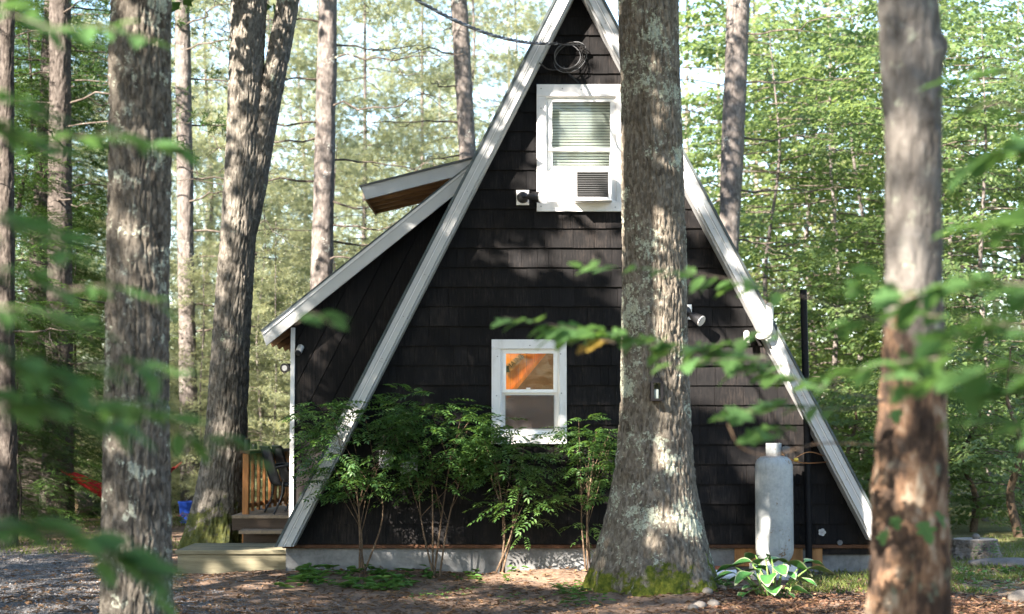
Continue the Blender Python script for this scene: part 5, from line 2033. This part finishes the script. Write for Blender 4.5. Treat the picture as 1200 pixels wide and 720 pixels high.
def sling_chair(x, y, z, label, rz):
    t = thing('patio_chair', (x, y, z), label, 'chair', 'sling chairs on the deck')
    prof = [(-0.42, 0.86), (-0.37, 0.70), (-0.31, 0.50), (-0.27, 0.40), (-0.20, 0.365), (0.0, 0.39), (0.18, 0.41)]
    pr = spline([(px_, 0, pz) for px_, pz in prof], 22)
    s = MB()
    for p, q in zip(pr[:-1], pr[1:]):
        s.hexa([(p.x, -0.22, p.z), (q.x, -0.22, q.z), (q.x, 0.22, q.z), (p.x, 0.22, p.z), (p.x, -0.22, p.z + 0.006), (q.x, -0.22, q.z + 0.006), (q.x, 0.22, q.z + 0.006), (p.x, 0.22, p.z + 0.006)])
    parts = [('sling', s, 'sling')]
    for sy in (-1, 1):
        parts.append(('side_rail', MB().tube([(p.x, sy * 0.235, p.z) for p in pr], 0.016, 8), 'chair_frame'))
        parts.append(('leg', MB().tube(spline([(0.14, sy * 0.25, 0.60), (0.18, sy * 0.25, 0.40), (0.20, sy * 0.25, 0.0)], 10), 0.014, 8), 'chair_frame'))
        parts.append(('leg', MB().tube(spline([(-0.24, sy * 0.25, 0.42), (-0.26, sy * 0.25, 0.22), (-0.36, sy * 0.25, 0.0)], 10), 0.014, 8), 'chair_frame'))
        parts.append(('armrest', MB().tube(spline([(-0.34, sy * 0.255, 0.60), (-0.1, sy * 0.27, 0.635), (0.14, sy * 0.255, 0.60)], 10), 0.018, 8), 'chair_frame'))
    parts.append(('crossbar', MB().tube([(-0.425, -0.235, 0.865), (-0.425, 0.235, 0.865)], 0.016, 8), 'chair_frame'))
    for nm, mb, mt in parts:
        o = mb.build(nm, M[mt], None, smooth=True)
        o.parent = t
    t.rotation_euler = (0, 0, rz)
    t.scale = (0.88, 0.88, 0.88)
    return t


sling_chair(-2.50, 2.25, dz + 0.002, 'nearer of the two grey sling chairs on the deck', 0.38)
sling_chair(-2.46, 2.95, dz + 0.002, 'further of the two grey sling chairs on the deck', 0.38)

# ------------------------------------------------------------------ left background: hammock, bucket, rocks, log
a, b, cmid = P(70, 548, 8.7), P(214, 540, 9.7), P(138, 590, 9.0)
hk = thing('hammock', cmid, 'red hammock slung between two pine trunks at left', 'hammock')
cen = spline([P(80, 557, 8.75), P(104, 574, 8.85), cmid, P(170, 580, 9.3), P(205, 549, 9.65)], 26)
V, F = [], []
n = 13
for i, p in enumerate(cen):
    u = i / 25
    wd = 0.06 + 0.40 * math.sin(math.pi * u) ** 0.7
    for j in range(n):
        s = -1 + 2 * j / (n - 1)
        V.append((p.x, p.y + s * wd * 0.75, p.z + (s * s) * wd * 0.40 + 0.012 * math.sin(j * 2.1 + i * 0.7)))
for i in range(25):
    for j in range(n - 1):
        q = i * n + j
        F.append((q, q + 1, q + n + 1, q + n))
hm_ = MB().add(V, F).build('fabric', M['hammock_red'], hk, smooth=True)
so = hm_.modifiers.new('thick', 'SOLIDIFY')
so.thickness = 0.008
MB().tube([P(70, 550, 8.72), P(80.5, 557, 8.75)], 0.016, 6).build('rope', M['rope'], hk)
MB().tube([P(204, 550, 9.65), P(213, 542, 9.8)], 0.016, 6).build('rope', M['rope'], hk)
c = P(221, 612, 9.0)
bk = thing('bucket', (c.x, 9.0, 0), 'blue plastic bucket at the foot of the slender pine', 'bucket')
gzb = gz1(c.x, 9.0)
MB().lathe([(0.12, 0), (0.155, 0.30), (0.165, 0.31), (0.165, 0.335), (0.145, 0.335), (0.11, 0.02)], (c.x, 9.0, gzb + 0.0), 24).build('body', M['bucket_blue'], bk, smooth=True)
MB().tube(spline([(c.x - 0.16, 9.0, gzb + 0.30), (c.x, 8.9, gzb + 0.20), (c.x + 0.16, 9.0, gzb + 0.30)], 12), 0.005, 6).build('handle', M['black_metal'], bk)
c = P(219, 618, 8.2)
fp = thing('flower_plant', (c.x, 8.2, gz1(c.x, 8.2)), 'low pink flowering plant in front of the blue bucket', 'plant')


def small_plant(t, x, y, z, n, h, seed, m, leaf=0.07, spread=0.14):
    rn_ = np.random.default_rng(seed)
    lv = Leaves()
    for _ in range(n):
        a_ = rn_.uniform(0, 2 * math.pi)
        r_ = spread * math.sqrt(rn_.uniform(0, 1))
        lv.add((x + r_ * math.cos(a_), y + r_ * math.sin(a_), z + h * rn_.uniform(0.1, 1.0)), (math.cos(a_), math.sin(a_), rn_.uniform(-0.2, 0.5)), (rn_.normal(0, 0.3), rn_.normal(0, 0.3), 1), leaf * rn_.uniform(0.7, 1.3), leaf * 0.55)
    V_, F_ = blades(lv.arrays(), 'oval')
    return obj('foliage', np_mesh('foliage', V_, [F_]), M[m], t)


small_plant(fp, c.x, 8.2, gz1(c.x, 8.2), 60, 0.16, 5, 'leaf_ground')
plain('petal_pink', (0.55, 0.12, 0.22), 0.6, 0.2, var=0.3)
o = small_plant(fp, c.x, 8.2, gz1(c.x, 8.2) + 0.12, 26, 0.06, 6, 'petal_pink', 0.05, 0.12)
o.name = 'blossoms'


def rock(x, y, sx, sy, sz, seed, label, m, name='rock', group=None, sink=0.25, gzero=None):
    n = 14
    th, ph = np.meshgrid(np.linspace(0, 2 * np.pi, n, endpoint=False), np.linspace(-np.pi / 2, np.pi / 2, 9))
    D = np.stack([np.cos(ph) * np.cos(th), np.cos(ph) * np.sin(th), np.sin(ph)], -1).reshape(-1, 3)
    rr_ = 0.8 + 0.45 * fbm(D * 1.6 + seed * 3.3, seed, 3)
    z = gz1(x, y) if gzero is None else gzero
    V_ = D * rr_[:, None] * np.array([sx, sy, sz])
    i_ = np.arange(8)[:, None] * n + np.arange(n)[None, :]
    j_ = np.arange(8)[:, None] * n + (np.arange(n)[None, :] + 1) % n
    F_ = np.stack([i_, j_, j_ + n, i_ + n], -1).reshape(-1, 4)
    o_ = obj(name, np_mesh(name, V_, [F_], True), M[m])
    o_.location = (x, y, z + sz * (1 - sink * 2) * 0.8)
    return tag(o_, label, 'rock', group)


for i, (u, v, s, lab, m) in enumerate([
    (820, 716, 0.055, 'pale stone lowest of the pile by the mossy roots', 'rock_grey'),
    (829, 707, 0.048, 'rounded stone in the pile nearest the mossy roots', 'rock_grey'),
    (838, 702, 0.042, 'brownish stone at the back of the pile by the hosta', 'rock_grey'),
    (846, 704, 0.045, 'small stone beside the hosta leaves', 'rock_grey'),
    (812, 718, 0.045, 'darker stone at the front left of the pile', 'rock_grey'),
    (836, 714, 0.05, 'broad grey stone at the front right of the pile', 'rock_grey'),
    (1196, 706, 0.10, 'pale stone at the lower right corner', 'rock_grey')]):
    g = G(u, v)
    rock(g.x, g.y, s, s * 0.9, s * 0.72, 20 + i, lab, m, group='stones on the ground')
for i, (u, v, s, lab) in enumerate([(106, 602, 0.36, 'low mossy boulder under the hammock'), (120, 606, 0.24, 'smaller mossy boulder right of the larger one')]):
    g = G(u, v)
    rock(g.x, g.y, s, s * 0.8, s * 0.75, 40 + i, lab, 'rock_moss', 'boulder')
g = G(84, 608)
lg = thing('cut_log', (g.x, g.y, gz1(g.x, g.y)), 'cut log section lying by the hammock pine', 'log')
MB().tube([(g.x - 0.02, g.y - 0.2, 0.22), (g.x + 0.05, g.y + 0.35, 0.22)], 0.22, 20).build('bark', M['stump_bark'], lg, smooth=True)
MB().tube([(g.x - 0.0225, g.y - 0.215, 0.22), (g.x - 0.0203, g.y - 0.202, 0.22)], 0.19, 20).build('cut_face', M['log_end'], lg)

# stump
g = G(1143, 655)
st = thing('tree_stump', (g.x, g.y, 0), 'weathered grey tree stump at right beyond the near trunk', 'stump')
rs_ = 27 * 19.7 / FPX
zt = P(1143, 632, g.y).z
obj('bark', trunk_mesh([(g.x, g.y, -0.1), (g.x, g.y, 0.04), (g.x, g.y, zt * 0.6), (g.x, g.y, zt)], [rs_ * 1.22, rs_ * 1.1, rs_ * 0.99, rs_ * 0.97], 90, 60, seed=51, ridge=0.02, fw=0.05, fh=0.1, lobes=0.05, lobe_h=0.15), M['stump_bark'], st)
MB().lathe([(rs_ * 0.93, 0), (rs_ * 0.90, 0.012), (rs_ * 0.2, 0.014)], (g.x, g.y, zt - 0.006), 30).build('cut_top', M['stump_top'], st)
small_plant(st, g.x + 0.05, g.y - rs_ * 1.1, 0.05, 60, 0.16, 71, 'leaf_ground', 0.05, 0.13)
rock(g.x - 0.0, g.y - 0.05, 0.045, 0.04, 0.035, 60, 'small dark stone lying on the tree stump', 'rock_grey', gzero=zt + 0.008, sink=0.1)
g = G(1185, 664)
rock(g.x, g.y + 0.2, 0.42, 0.3, 0.06, 61, 'flat slab standing in for the sandy path right of the stump', 'rock_grey', 'path_slab')  # slab added in place of a stretch of sandy path

# debris beside the tank: bricks and a white drain pipe
g = P(846, 662, -0.6)
for i, (u, v, lab) in enumerate([(838, 654, 'upper loose red brick behind the white drain pipe'), (850, 659, 'lower loose red brick behind the white drain pipe')]):
    q_ = P(u, v, -0.35)
    MBo = MB().box(-0.1, 0.1, -0.05, 0.05, -0.03, 0.03).build('loose_brick', M['brick_red'], None, bevel=0.006)
    MBo.location = (q_.x, -0.35, 0.035 + gz1(q_.x, -0.35) + (0.062 if i == 0 else 0))
    MBo.rotation_euler = (0, 0, 0.12 - 0.2 * i)
    tag(MBo, lab, 'brick')
a, b = P(828, 659, -0.75), P(862, 659, -0.75)
zp = gz1((a.x + b.x) / 2, -0.75) + 0.05
dp = thing('drain_pipe', (a.x, -0.75, zp), 'short white drain pipe lying beside the thick trunk', 'pipe')
MB().tube([(a.x, -0.75, zp), (b.x, -0.75, zp)], 0.05, 16).build('barrel', M['downpipe_white'], dp, smooth=True)
MB().tube([(b.x - 0.02, -0.75, zp), (b.x + 0.004, -0.75, zp)], 0.054, 16).build('rim', M['downpipe_white'], dp, smooth=True)

# ------------------------------------------------------------------ hosta with cream margins
def hosta_leaf_mesh():
    nu, nv = 11, 13
    V_, F_, mi_ = [], [], []
    for i in range(nu):
        u = i / (nu - 1)
        half = 0.5 * math.sin(math.pi * min(1, (u * 0.97 + 0.015)) ** 0.72) ** 0.85 * 0.78
        for j in range(nv):
            s = -1 + 2 * j / (nv - 1)
            V_.append((u, s * half, 0.16 * abs(s) * half * 2 - 0.30 * u * u + 0.02 * math.sin(9 * u + 2 * s)))
    for i in range(nu - 1):
        for j in range(nv - 1):
            q_ = i * nv + j
            F_.append((q_, q_ + nv, q_ + nv + 1, q_ + 1))
            mi_.append(1 if j in (0, nv - 2) or i == nu - 2 else 0)
    me_ = bpy.data.meshes.new('leaf')
    me_.from_pydata(V_, [], F_)
    me_.materials.append(M['hosta_green'])
    me_.materials.append(M['hosta_cream'])
    me_.polygons.foreach_set('material_index', mi_)
    me_.polygons.foreach_set('use_smooth', [True] * len(F_))
    me_.update()
    return me_


hl = hosta_leaf_mesh()
g = G(905, 704)
hb_ = Vector((g.x, g.y, gz1(g.x, g.y)))
hs = thing('hosta', hb_, 'hosta with cream edged green leaves before the propane cylinder', 'plant')
HL = [(865, 659, 0.20, 2.9), (880, 650, 0.15, 1.9), (893, 662, 0.17, 0.5), (916, 655, 0.17, 0.4), (936, 660, 0.22, 0.15), (965, 668, 0.24, -0.1), (860, 680, 0.17, 3.4), (845, 672, 0.19, 3.1), (878, 690, 0.14, 3.8), (900, 675, 0.18, 4.4),
      (925, 672, 0.15, 5.2), (945, 680, 0.17, 5.7), (905, 690, 0.20, 4.7), (940, 692, 0.16, 5.9), (880, 668, 0.16, 2.4), (905, 652, 0.14, 1.4), (850, 664, 0.15, 2.7), (870, 697, 0.12, 4.0), (955, 658, 0.17, 0.4), (925, 697, 0.13, 5.4), (890, 655, 0.16, 2.0), (870, 672, 0.17, 3.7), (915, 665, 0.16, 4.9)]
rn = np.random.default_rng(81)
for (u, v, s, az) in HL:
    s *= 1.2
    end = P(u, v, hb_.y + 0.22 * math.sin(az) + rn.normal(0, 0.05))
    st_ = hb_ + Vector(((end.x - hb_.x) * 0.25, rn.normal(0, 0.05), -0.01))
    back = end - Vector((math.cos(az), math.sin(az), 0)) * s * 0.5
    back.z = max(back.z, hb_.z + 0.05)
    MB().tube(spline([st_, st_.lerp(back, 0.5) + Vector((0, 0, 0.05)), back], 8), [0.007] * 7 + [0.004], 6).build('petiole', M['hosta_stem'], hs, smooth=True)
    o = bpy.data.objects.new('leaf', hl)
    link(o)
    o.location = back
    o.scale = (s, s * 1.0, s)
    o.rotation_euler = (rn.normal(0, 0.18), rn.normal(-0.05, 0.15), az)
    adopt(o, hs)

# ------------------------------------------------------------------ ground cover, litter, gravel, grass
def scatter(n, seed, u0, u1, v0, v1):
    rn_ = np.random.default_rng(seed)
    us, vs_ = rn_.uniform(u0, u1, n), rn_.uniform(v0, v1, n)
    pts_ = np.array([tuple(G(a, b)) for a, b in zip(us, vs_)])
    pts_ = pts_[(pts_[:, 1] < 12)]
    pts_[:, 2] = gz(pts_[:, 0], pts_[:, 1])
    return pts_, rn_


def ok_ground(p):
    inside = (p[:, 1] > -0.02) & (p[:, 1] < 8.5) & (p[:, 0] > -3.4) & (p[:, 0] < 4.4)
    return p[~inside]


# fallen leaves and needles
pa, rn = scatter(7000, 1, -60, 1260, 668, 735)
pb, _ = scatter(2500, 2, -60, 1260, 560, 680)
p = ok_ground(np.concatenate([pa, pb]))
n = len(p)
az = rn.uniform(0, 2 * np.pi, n)
d = np.stack([np.cos(az), np.sin(az), rn.normal(0.05, 0.22, n)], -1)
nm = np.stack([rn.normal(0, 0.45, n), rn.normal(0, 0.45, n), np.ones(n)], -1)
l = rn.uniform(0.025, 0.065, n)
thin = rn.uniform(0, 1, n) < 0.55
wd = np.where(thin, 0.006, l * 0.55)
l = np.where(thin, l * 2.0, l)
p[:, 2] += 0.018
V, F = blades((p, d, nm, l, wd), 'diamond', 0.2, 0.15)
tag(obj('leaf_litter', np_mesh('leaf_litter', V, [F]), M['litter']), 'fallen brown leaves and needles strewn over the soil', 'leaf litter', kind='stuff')


# twigs
pa, rn = scatter(420, 12, -40, 1240, 672, 735)
pa = ok_ground(pa)
tl_ = []
for q_ in pa:
    a_ = rn.uniform(0, 2 * math.pi)
    L_ = rn.uniform(0.06, 0.32)
    u_ = np.linspace(0, 1, 4)
    tl_.append(np.stack([q_[0] + np.cos(a_) * L_ * u_, q_[1] + np.sin(a_) * L_ * u_, q_[2] + 0.02 + rn.normal(0, 0.006, 4)], -1))
V, F = np_tubes(tl_, [(rn.uniform(0.003, 0.007), 0.002) for _ in tl_], 5)
tag(obj('fallen_twigs', np_mesh('fallen_twigs', V, [F], True), M['twig_bark']), 'fallen twigs strewn over the soil before the cabin', 'twigs', kind='stuff')


def pebbles(pts_, smin, smax, rn_, name, m, label, catg, flat=0.7):
    n_ = len(pts_)
    O = np.array([[1, 0, 0], [0, 1, 0], [-1, 0, 0], [0, -1, 0], [0, 0, 1], [0, 0, -1.0]])
    Fo = np.array([[0, 1, 4], [1, 2, 4], [2, 3, 4], [3, 0, 4], [1, 0, 5], [2, 1, 5], [3, 2, 5], [0, 3, 5]])
    az_ = rn_.uniform(0, 2 * np.pi, n_)
    s_ = rn_.uniform(smin, smax, n_)
    sc_ = np.stack([s_, s_ * rn_.uniform(0.6, 1, n_), s_ * flat * rn_.uniform(0.6, 1, n_)], -1)
    loc = O[None] * sc_[:, None, :] * rn_.uniform(0.7, 1.3, (n_, 6, 1))
    c_, s2 = np.cos(az_), np.sin(az_)
    X = loc[..., 0] * c_[:, None] - loc[..., 1] * s2[:, None]
    Y = loc[..., 0] * s2[:, None] + loc[..., 1] * c_[:, None]
    V_ = np.stack([X, Y, loc[..., 2]], -1) + pts_[:, None, :]
    F_ = (np.arange(n_)[:, None, None] * 6 + Fo[None]).reshape(-1, 3)
    tag(obj(name, np_mesh(name, V_.reshape(-1, 3), [F_], False), M[m]), label, catg, kind='stuff')


def gravel_mat():
    t_ = NT('gravel_stone')
    g_ = t_.n('ShaderNodeNewGeometry')
    t_.base(t_.ramp(g_.outputs['Random Per Island'], [(0.0, (0.09, 0.09, 0.095)), (0.5, (0.13, 0.128, 0.127)), (0.9, (0.21, 0.205, 0.20)), (1.0, (0.27, 0.25, 0.22))]), 0.9, 0.15)
    M['gravel_stone'] = t_.m
    t_ = NT('mulch_chip')
    g_ = t_.n('ShaderNodeNewGeometry')
    t_.base(t_.ramp(g_.outputs['Random Per Island'], [(0.0, (0.035, 0.02, 0.014)), (0.6, (0.09, 0.048, 0.03)), (1.0, (0.19, 0.11, 0.07))]), 0.9, 0.12)
    M['mulch_chip'] = t_.m


gravel_mat()
pa, rn = scatter(9000, 3, -80, 420, 645, 735)
keep = rn.uniform(0, 1, len(pa)) < np.clip((-0.42 * pa[:, 1] - pa[:, 0] - 3.55) * 0.6 + 0.55, 0, 1)
pa = ok_ground(pa[keep])
pa[:, 2] += 0.006
pebbles(pa, 0.006, 0.016, rn, 'gravel', 'gravel_stone', 'grey gravel of the drive at left', 'gravel')
pa, rn = scatter(5200, 4, 815, 1260, 700, 740)
pa[:, 2] += 0.008
pebbles(pa, 0.012, 0.034, rn, 'mulch', 'mulch_chip', 'dark wood mulch around the hosta bed', 'mulch', 0.35)


def grass(pts_, rn_, h0, h1, name, label, m='grass_blade'):
    n_ = len(pts_)
    az_ = rn_.uniform(0, 2 * np.pi, n_)
    d_ = np.stack([np.cos(az_) * 0.5, np.sin(az_) * 0.5, rn_.uniform(0.5, 1.2, n_)], -1)
    nm_ = np.stack([np.cos(az_ + 1.5), np.sin(az_ + 1.5), np.zeros(n_) + 0.1], -1)
    l_ = rn_.uniform(h0, h1, n_)
    V_, F_ = blades((pts_, d_, nm_, l_, np.full(n_, 0.008)), 'diamond', 0.1, 0.25)
    tag(obj(name, np_mesh(name, V_, [F_]), M[m]), label, 'grass', kind='stuff')


pa, rn = scatter(9000, 5, 925, 1260, 632, 700)
nz = fbm(pa * np.array([[1.1, 1.1, 0]]) + 4, 31, 3)
pa = ok_ground(pa[nz > 0.5])
pb, _ = scatter(5000, 6, -40, 215, 590, 650)
nz = fbm(pb * np.array([[0.7, 0.7, 0]]) + 9, 32, 3)
pb = ok_ground(pb[nz > 0.48])
grass(np.concatenate([pa, pb]), rn, 0.03, 0.10, 'grass', 'thin grass and moss on the clearing floor')

# leafy ground cover along the foundation and weeds by the roots
rn = np.random.default_rng(66)
lv = Leaves()
spots = [(330 + 155 * rn.uniform() ** 0.9, rn.uniform(674, 690), 0.11) for _ in range(46)] + [(rn.uniform(470, 640), rn.uniform(672, 682), 0.08) for _ in range(12)] \
    + [(rn.uniform(655, 720), rn.uniform(690, 716), 0.06) for _ in range(34)] + [(rn.uniform(790, 850), rn.uniform(688, 705), 0.06) for _ in range(22)] + [(rn.uniform(1118, 1200), rn.uniform(655, 700), 0.06) for _ in range(24)] + [(rn.uniform(480, 660), rn.uniform(688, 715), 0.04) for _ in range(14)]
for (u, v, s) in spots:
    g = G(u, v)
    z = gz1(g.x, g.y)
    for k in range(int(rn.integers(4, 9))):
        a_ = rn.uniform(0, 2 * math.pi)
        lv.add((g.x + rn.normal(0, 0.03), min(g.y + rn.normal(0, 0.03), -0.04), z + rn.uniform(0.0, 0.06)), (math.cos(a_), math.sin(a_), rn.uniform(0.1, 0.7)), (rn.normal(0, 0.2), rn.normal(0, 0.2), 1), s * rn.uniform(0.7, 1.4), s * 0.5)
V, F = blades(lv.arrays(), 'oval', 0.16, 0.3)
tag(obj('ground_cover', np_mesh('ground_cover', V, [F]), M['leaf_ground']), 'low green leafy ground cover along the concrete foundation', 'ground cover', kind='stuff')

# ------------------------------------------------------------------ blurred leaves close to the camera
def leaf_mesh(name, outline, m, fold=0.25):
    """outline: (u, half width) along the midrib"""
    V_, F_ = [], []
    for (u, h_) in outline:
        V_ += [(u, -h_, fold * h_ - 0.18 * u * u), (u, 0, -0.18 * u * u), (u, h_, fold * h_ - 0.18 * u * u)]
    for i in range(len(outline) - 1):
        q_ = i * 3
        F_ += [(q_, q_ + 3, q_ + 4, q_ + 1), (q_ + 1, q_ + 4, q_ + 5, q_ + 2)]
    me_ = bpy.data.meshes.new(name)
    me_.from_pydata(V_, [], F_)
    me_.materials.append(M[m])
    me_.update()
    return me_


BEECH = [(0, 0.01), (0.12, 0.11), (0.3, 0.21), (0.5, 0.23), (0.7, 0.18), (0.88, 0.08), (1.0, 0.005)]
MAPLE = [(0, 0.02), (0.06, 0.22), (0.18, 0.40), (0.30, 0.24), (0.40, 0.46), (0.52, 0.50), (0.58, 0.26), (0.70, 0.22), (0.78, 0.26), (1.0, 0.01)]
LM = {'beech': leaf_mesh('leaf', BEECH, 'leaf_near'), 'beech_dark': leaf_mesh('leaf', BEECH, 'leaf_near_dark'), 'maple': leaf_mesh('leaf', MAPLE, 'leaf_near'), 'fresh': leaf_mesh('leaf', MAPLE, 'leaf_fresh'), 'fresh_beech': leaf_mesh('leaf', BEECH, 'leaf_fresh'),
      'maple_dark': leaf_mesh('leaf', MAPLE, 'leaf_near_dark'), 'maple_autumn': leaf_mesh('leaf', MAPLE, 'leaf_autumn')}


def put_leaf(t, me_, loc, az_, pitch, roll, s):
    o_ = bpy.data.objects.new('leaf', me_)
    link(o_)
    o_.location = loc
    o_.rotation_euler = (roll, pitch, az_)
    o_.scale = (s, s, s)
    adopt(o_, t)


def branchlet(t, stem, a, b, d0, d1, n_, s, kinds, rn_, sag=0.03, spread=0.5):
    A_, B_ = P(a[0], a[1], d0 - CAMD), P(b[0], b[1], d1 - CAMD)
    mid_ = A_.lerp(B_, 0.5) + Vector((0, 0, sag))
    MB().tube(spline([stem, A_, mid_, B_] if stem is not None else [A_, mid_, B_], 14), list(np.linspace(0.0035, 0.0012, 14)), 6).build('twig', M['twig_bark'], t, smooth=True)
    q_ = spline([A_, mid_, B_], 30)
    base = math.atan2(B_.y - A_.y, B_.x - A_.x)
    for i in range(n_):
        p_ = q_[int(29 * (i + 0.5) / n_)]
        sd = 1 if i % 2 else -1
        put_leaf(t, LM[kinds[int(rn_.integers(0, len(kinds)))]], p_ + Vector((0, 0, rn_.normal(0, 0.006))), base + sd * rn_.uniform(0.2, 1.1), rn_.normal(0.14, 0.22), rn_.normal(0, 0.32), s * rn_.uniform(0.8, 1.3))


rn = np.random.default_rng(17)
sx = -1.95
sap = thing('beech_sapling', (sx, -14.1, 0), 'blurred beech sapling whose leafy twigs cross the left side', 'sapling')
MB().tube(spline([(sx, -14.1, -0.1), (sx + 0.03, -14.1, 0.8), (sx - 0.02, -14.0, 1.6), (sx + 0.02, -13.9, 2.7)], 20), list(np.linspace(0.022, 0.008, 20)), 8).build('stem', M['twig_bark'], sap, smooth=True)
for (a, b, d0, d1, n_, s) in [
    ((-60, 20), (70, 38), 3.4, 3.2, 6, 0.10), ((40, 40), (180, 48), 3.4, 3.3, 7, 0.09), ((-60, 100), (75, 160), 2.9, 2.8, 9, 0.10), ((-60, 150), (60, 185), 2.8, 2.8, 8, 0.10),
    ((60, 165), (205, 178), 3.2, 3.3, 8, 0.09), ((-60, 255), (85, 300), 2.8, 2.7, 9, 0.10), ((-60, 330), (70, 345), 2.8, 2.9, 6, 0.09), ((80, 340), (190, 360), 3.2, 3.2, 6, 0.08),
    ((-60, 370), (110, 385), 3.0, 3.0, 9, 0.10), ((-60, 420), (100, 460), 2.7, 2.7, 10, 0.11), ((90, 430), (205, 450), 3.1, 3.1, 7, 0.09), ((-60, 480), (140, 500), 2.7, 2.8, 12, 0.11),
    ((110, 470), (230, 520), 2.9, 3.1, 9, 0.11), ((220, 515), (300, 545), 3.1, 3.1, 5, 0.10), ((-60, 620), (130, 650), 2.7, 2.8, 12, 0.11), ((110, 650), (180, 700), 2.8, 2.8, 6, 0.11), ((345, 378), (392, 384), 3.3, 3.3, 2, 0.09)]:
    d0, d1 = d0 * 1.33, d1 * 1.33
    A_ = P(a[0], a[1], d0 - CAMD)
    n_, s = int(n_ * 2.1), s * 0.86
    branchlet(sap, Vector((sx, -14.05, min(2.65, max(0.4, A_.z - 0.06)))) if a[0] < 0 else None, a, b, d0, d1, n_, s, ['beech', 'beech', 'beech_dark'], rn)
sx = 2.05
sap = thing('maple_sapling', (sx, -13.6, 0), 'blurred maple sapling reaching in from the right edge', 'sapling')
MB().tube(spline([(sx, -13.6, -0.1), (sx + 0.03, -13.6, 0.8), (sx - 0.02, -13.5, 1.7), (sx + 0.02, -13.5, 3.0)], 20), list(np.linspace(0.022, 0.008, 20)), 8).build('stem', M['twig_bark'], sap, smooth=True)
for (a, b, d0, d1, n_, s) in [
    ((1260, 340), (1040, 350), 4.4, 4.6, 10, 0.085), ((1260, 395), (1100, 400), 4.2, 4.3, 7, 0.085), ((1180, 380), (970, 385), 4.5, 5.0, 8, 0.08), ((1260, 440), (1060, 455), 4.2, 4.4, 9, 0.09),
    ((1260, 280), (1140, 265), 4.6, 4.7, 4, 0.08), ((1260, 180), (1150, 185), 4.7, 4.8, 4, 0.085), ((1240, 100), (1110, 98), 4.8, 4.9, 3, 0.07), ((1230, 135), (1120, 132), 4.8, 4.9, 2, 0.06),
    ((1260, 520), (1130, 500), 4.3, 4.5, 5, 0.08), ((1100, 420), (940, 465), 4.6, 5.2, 8, 0.085), ((1260, 480), (1150, 470), 4.3, 4.4, 5, 0.085), ((1060, 340), (990, 345), 4.8, 4.9, 4, 0.07)]:
    A_ = P(a[0], a[1], d0 - CAMD)
    n_, s = int(n_ * (2.0 if a[1] < 300 else 1.7)), s * (1.4 if a[1] < 300 else 1.15)
    branchlet(sap, Vector((sx, -13.55, min(2.9, max(0.4, A_.z - 0.06)))) if a[0] > 1200 else None, a, b, d0, d1, n_, s, ['maple_dark', 'beech_dark', 'maple'], rn)
# leafy branch of the near right trunk that crosses the gable
j = P(1036, 470, -11.3)
for (a, b, d0, d1, n_, s, kinds, st_) in [
    ((960, 452), (590, 372), 6.5, 6.1, 18, 0.09, ['fresh', 'fresh_beech', 'maple'], j), ((900, 420), (640, 398), 6.4, 6.2, 12, 0.09, ['fresh', 'fresh_beech', 'fresh', 'maple'], None), ((930, 345), (672, 312), 6.3, 6.1, 10, 0.085, ['fresh_beech', 'fresh', 'beech'], P(1040, 380, -11.2)),
    ((930, 430), (770, 432), 6.3, 6.0, 4, 0.085, ['maple', 'maple_dark'], None), ((990, 480), (840, 492), 6.2, 6.0, 8, 0.08, ['maple', 'maple_dark', 'beech'], j), ((935, 505), (890, 520), 6.1, 6.0, 3, 0.08, ['maple_dark', 'maple'], None),
    ((720, 402), (690, 415), 6.2, 6.2, 2, 0.055, ['maple_autumn'], None), ((930, 395), (850, 408), 6.1, 6.0, 3, 0.085, ['maple_dark', 'maple'], None)]:
    branchlet(t10, st_, a, b, d0, d1, int(n_ * 1.8), s * 1.15, kinds, rn)
MB().tube(spline([P(1034, 522, -11.2), P(960, 520, -11.5), P(905, 534, -11.7), P(868, 524, -11.8), P(853, 497, -11.8)], 20), list(np.linspace(0.0038, 0.002, 20)), 6).build('twig', M['stem_bark'], t10, smooth=True)
for (u, v, s, az, kd) in [(1078, 612, 0.075, -0.9, 'maple'), (1038, 622, 0.05, -2.2, 'maple'), (1048, 606, 0.045, -1.4, 'maple_dark'), (1095, 600, 0.06, -0.3, 'maple_dark'), (1050, 480, 0.05, -1.8, 'maple'), (1120, 455, 0.06, -0.4, 'maple_dark'), (1058, 370, 0.05, -1.3, 'maple')]:
    put_leaf(t10, LM[kd], P(u, v, -11.28), az, 0.9, 0.3, s * 1.3)
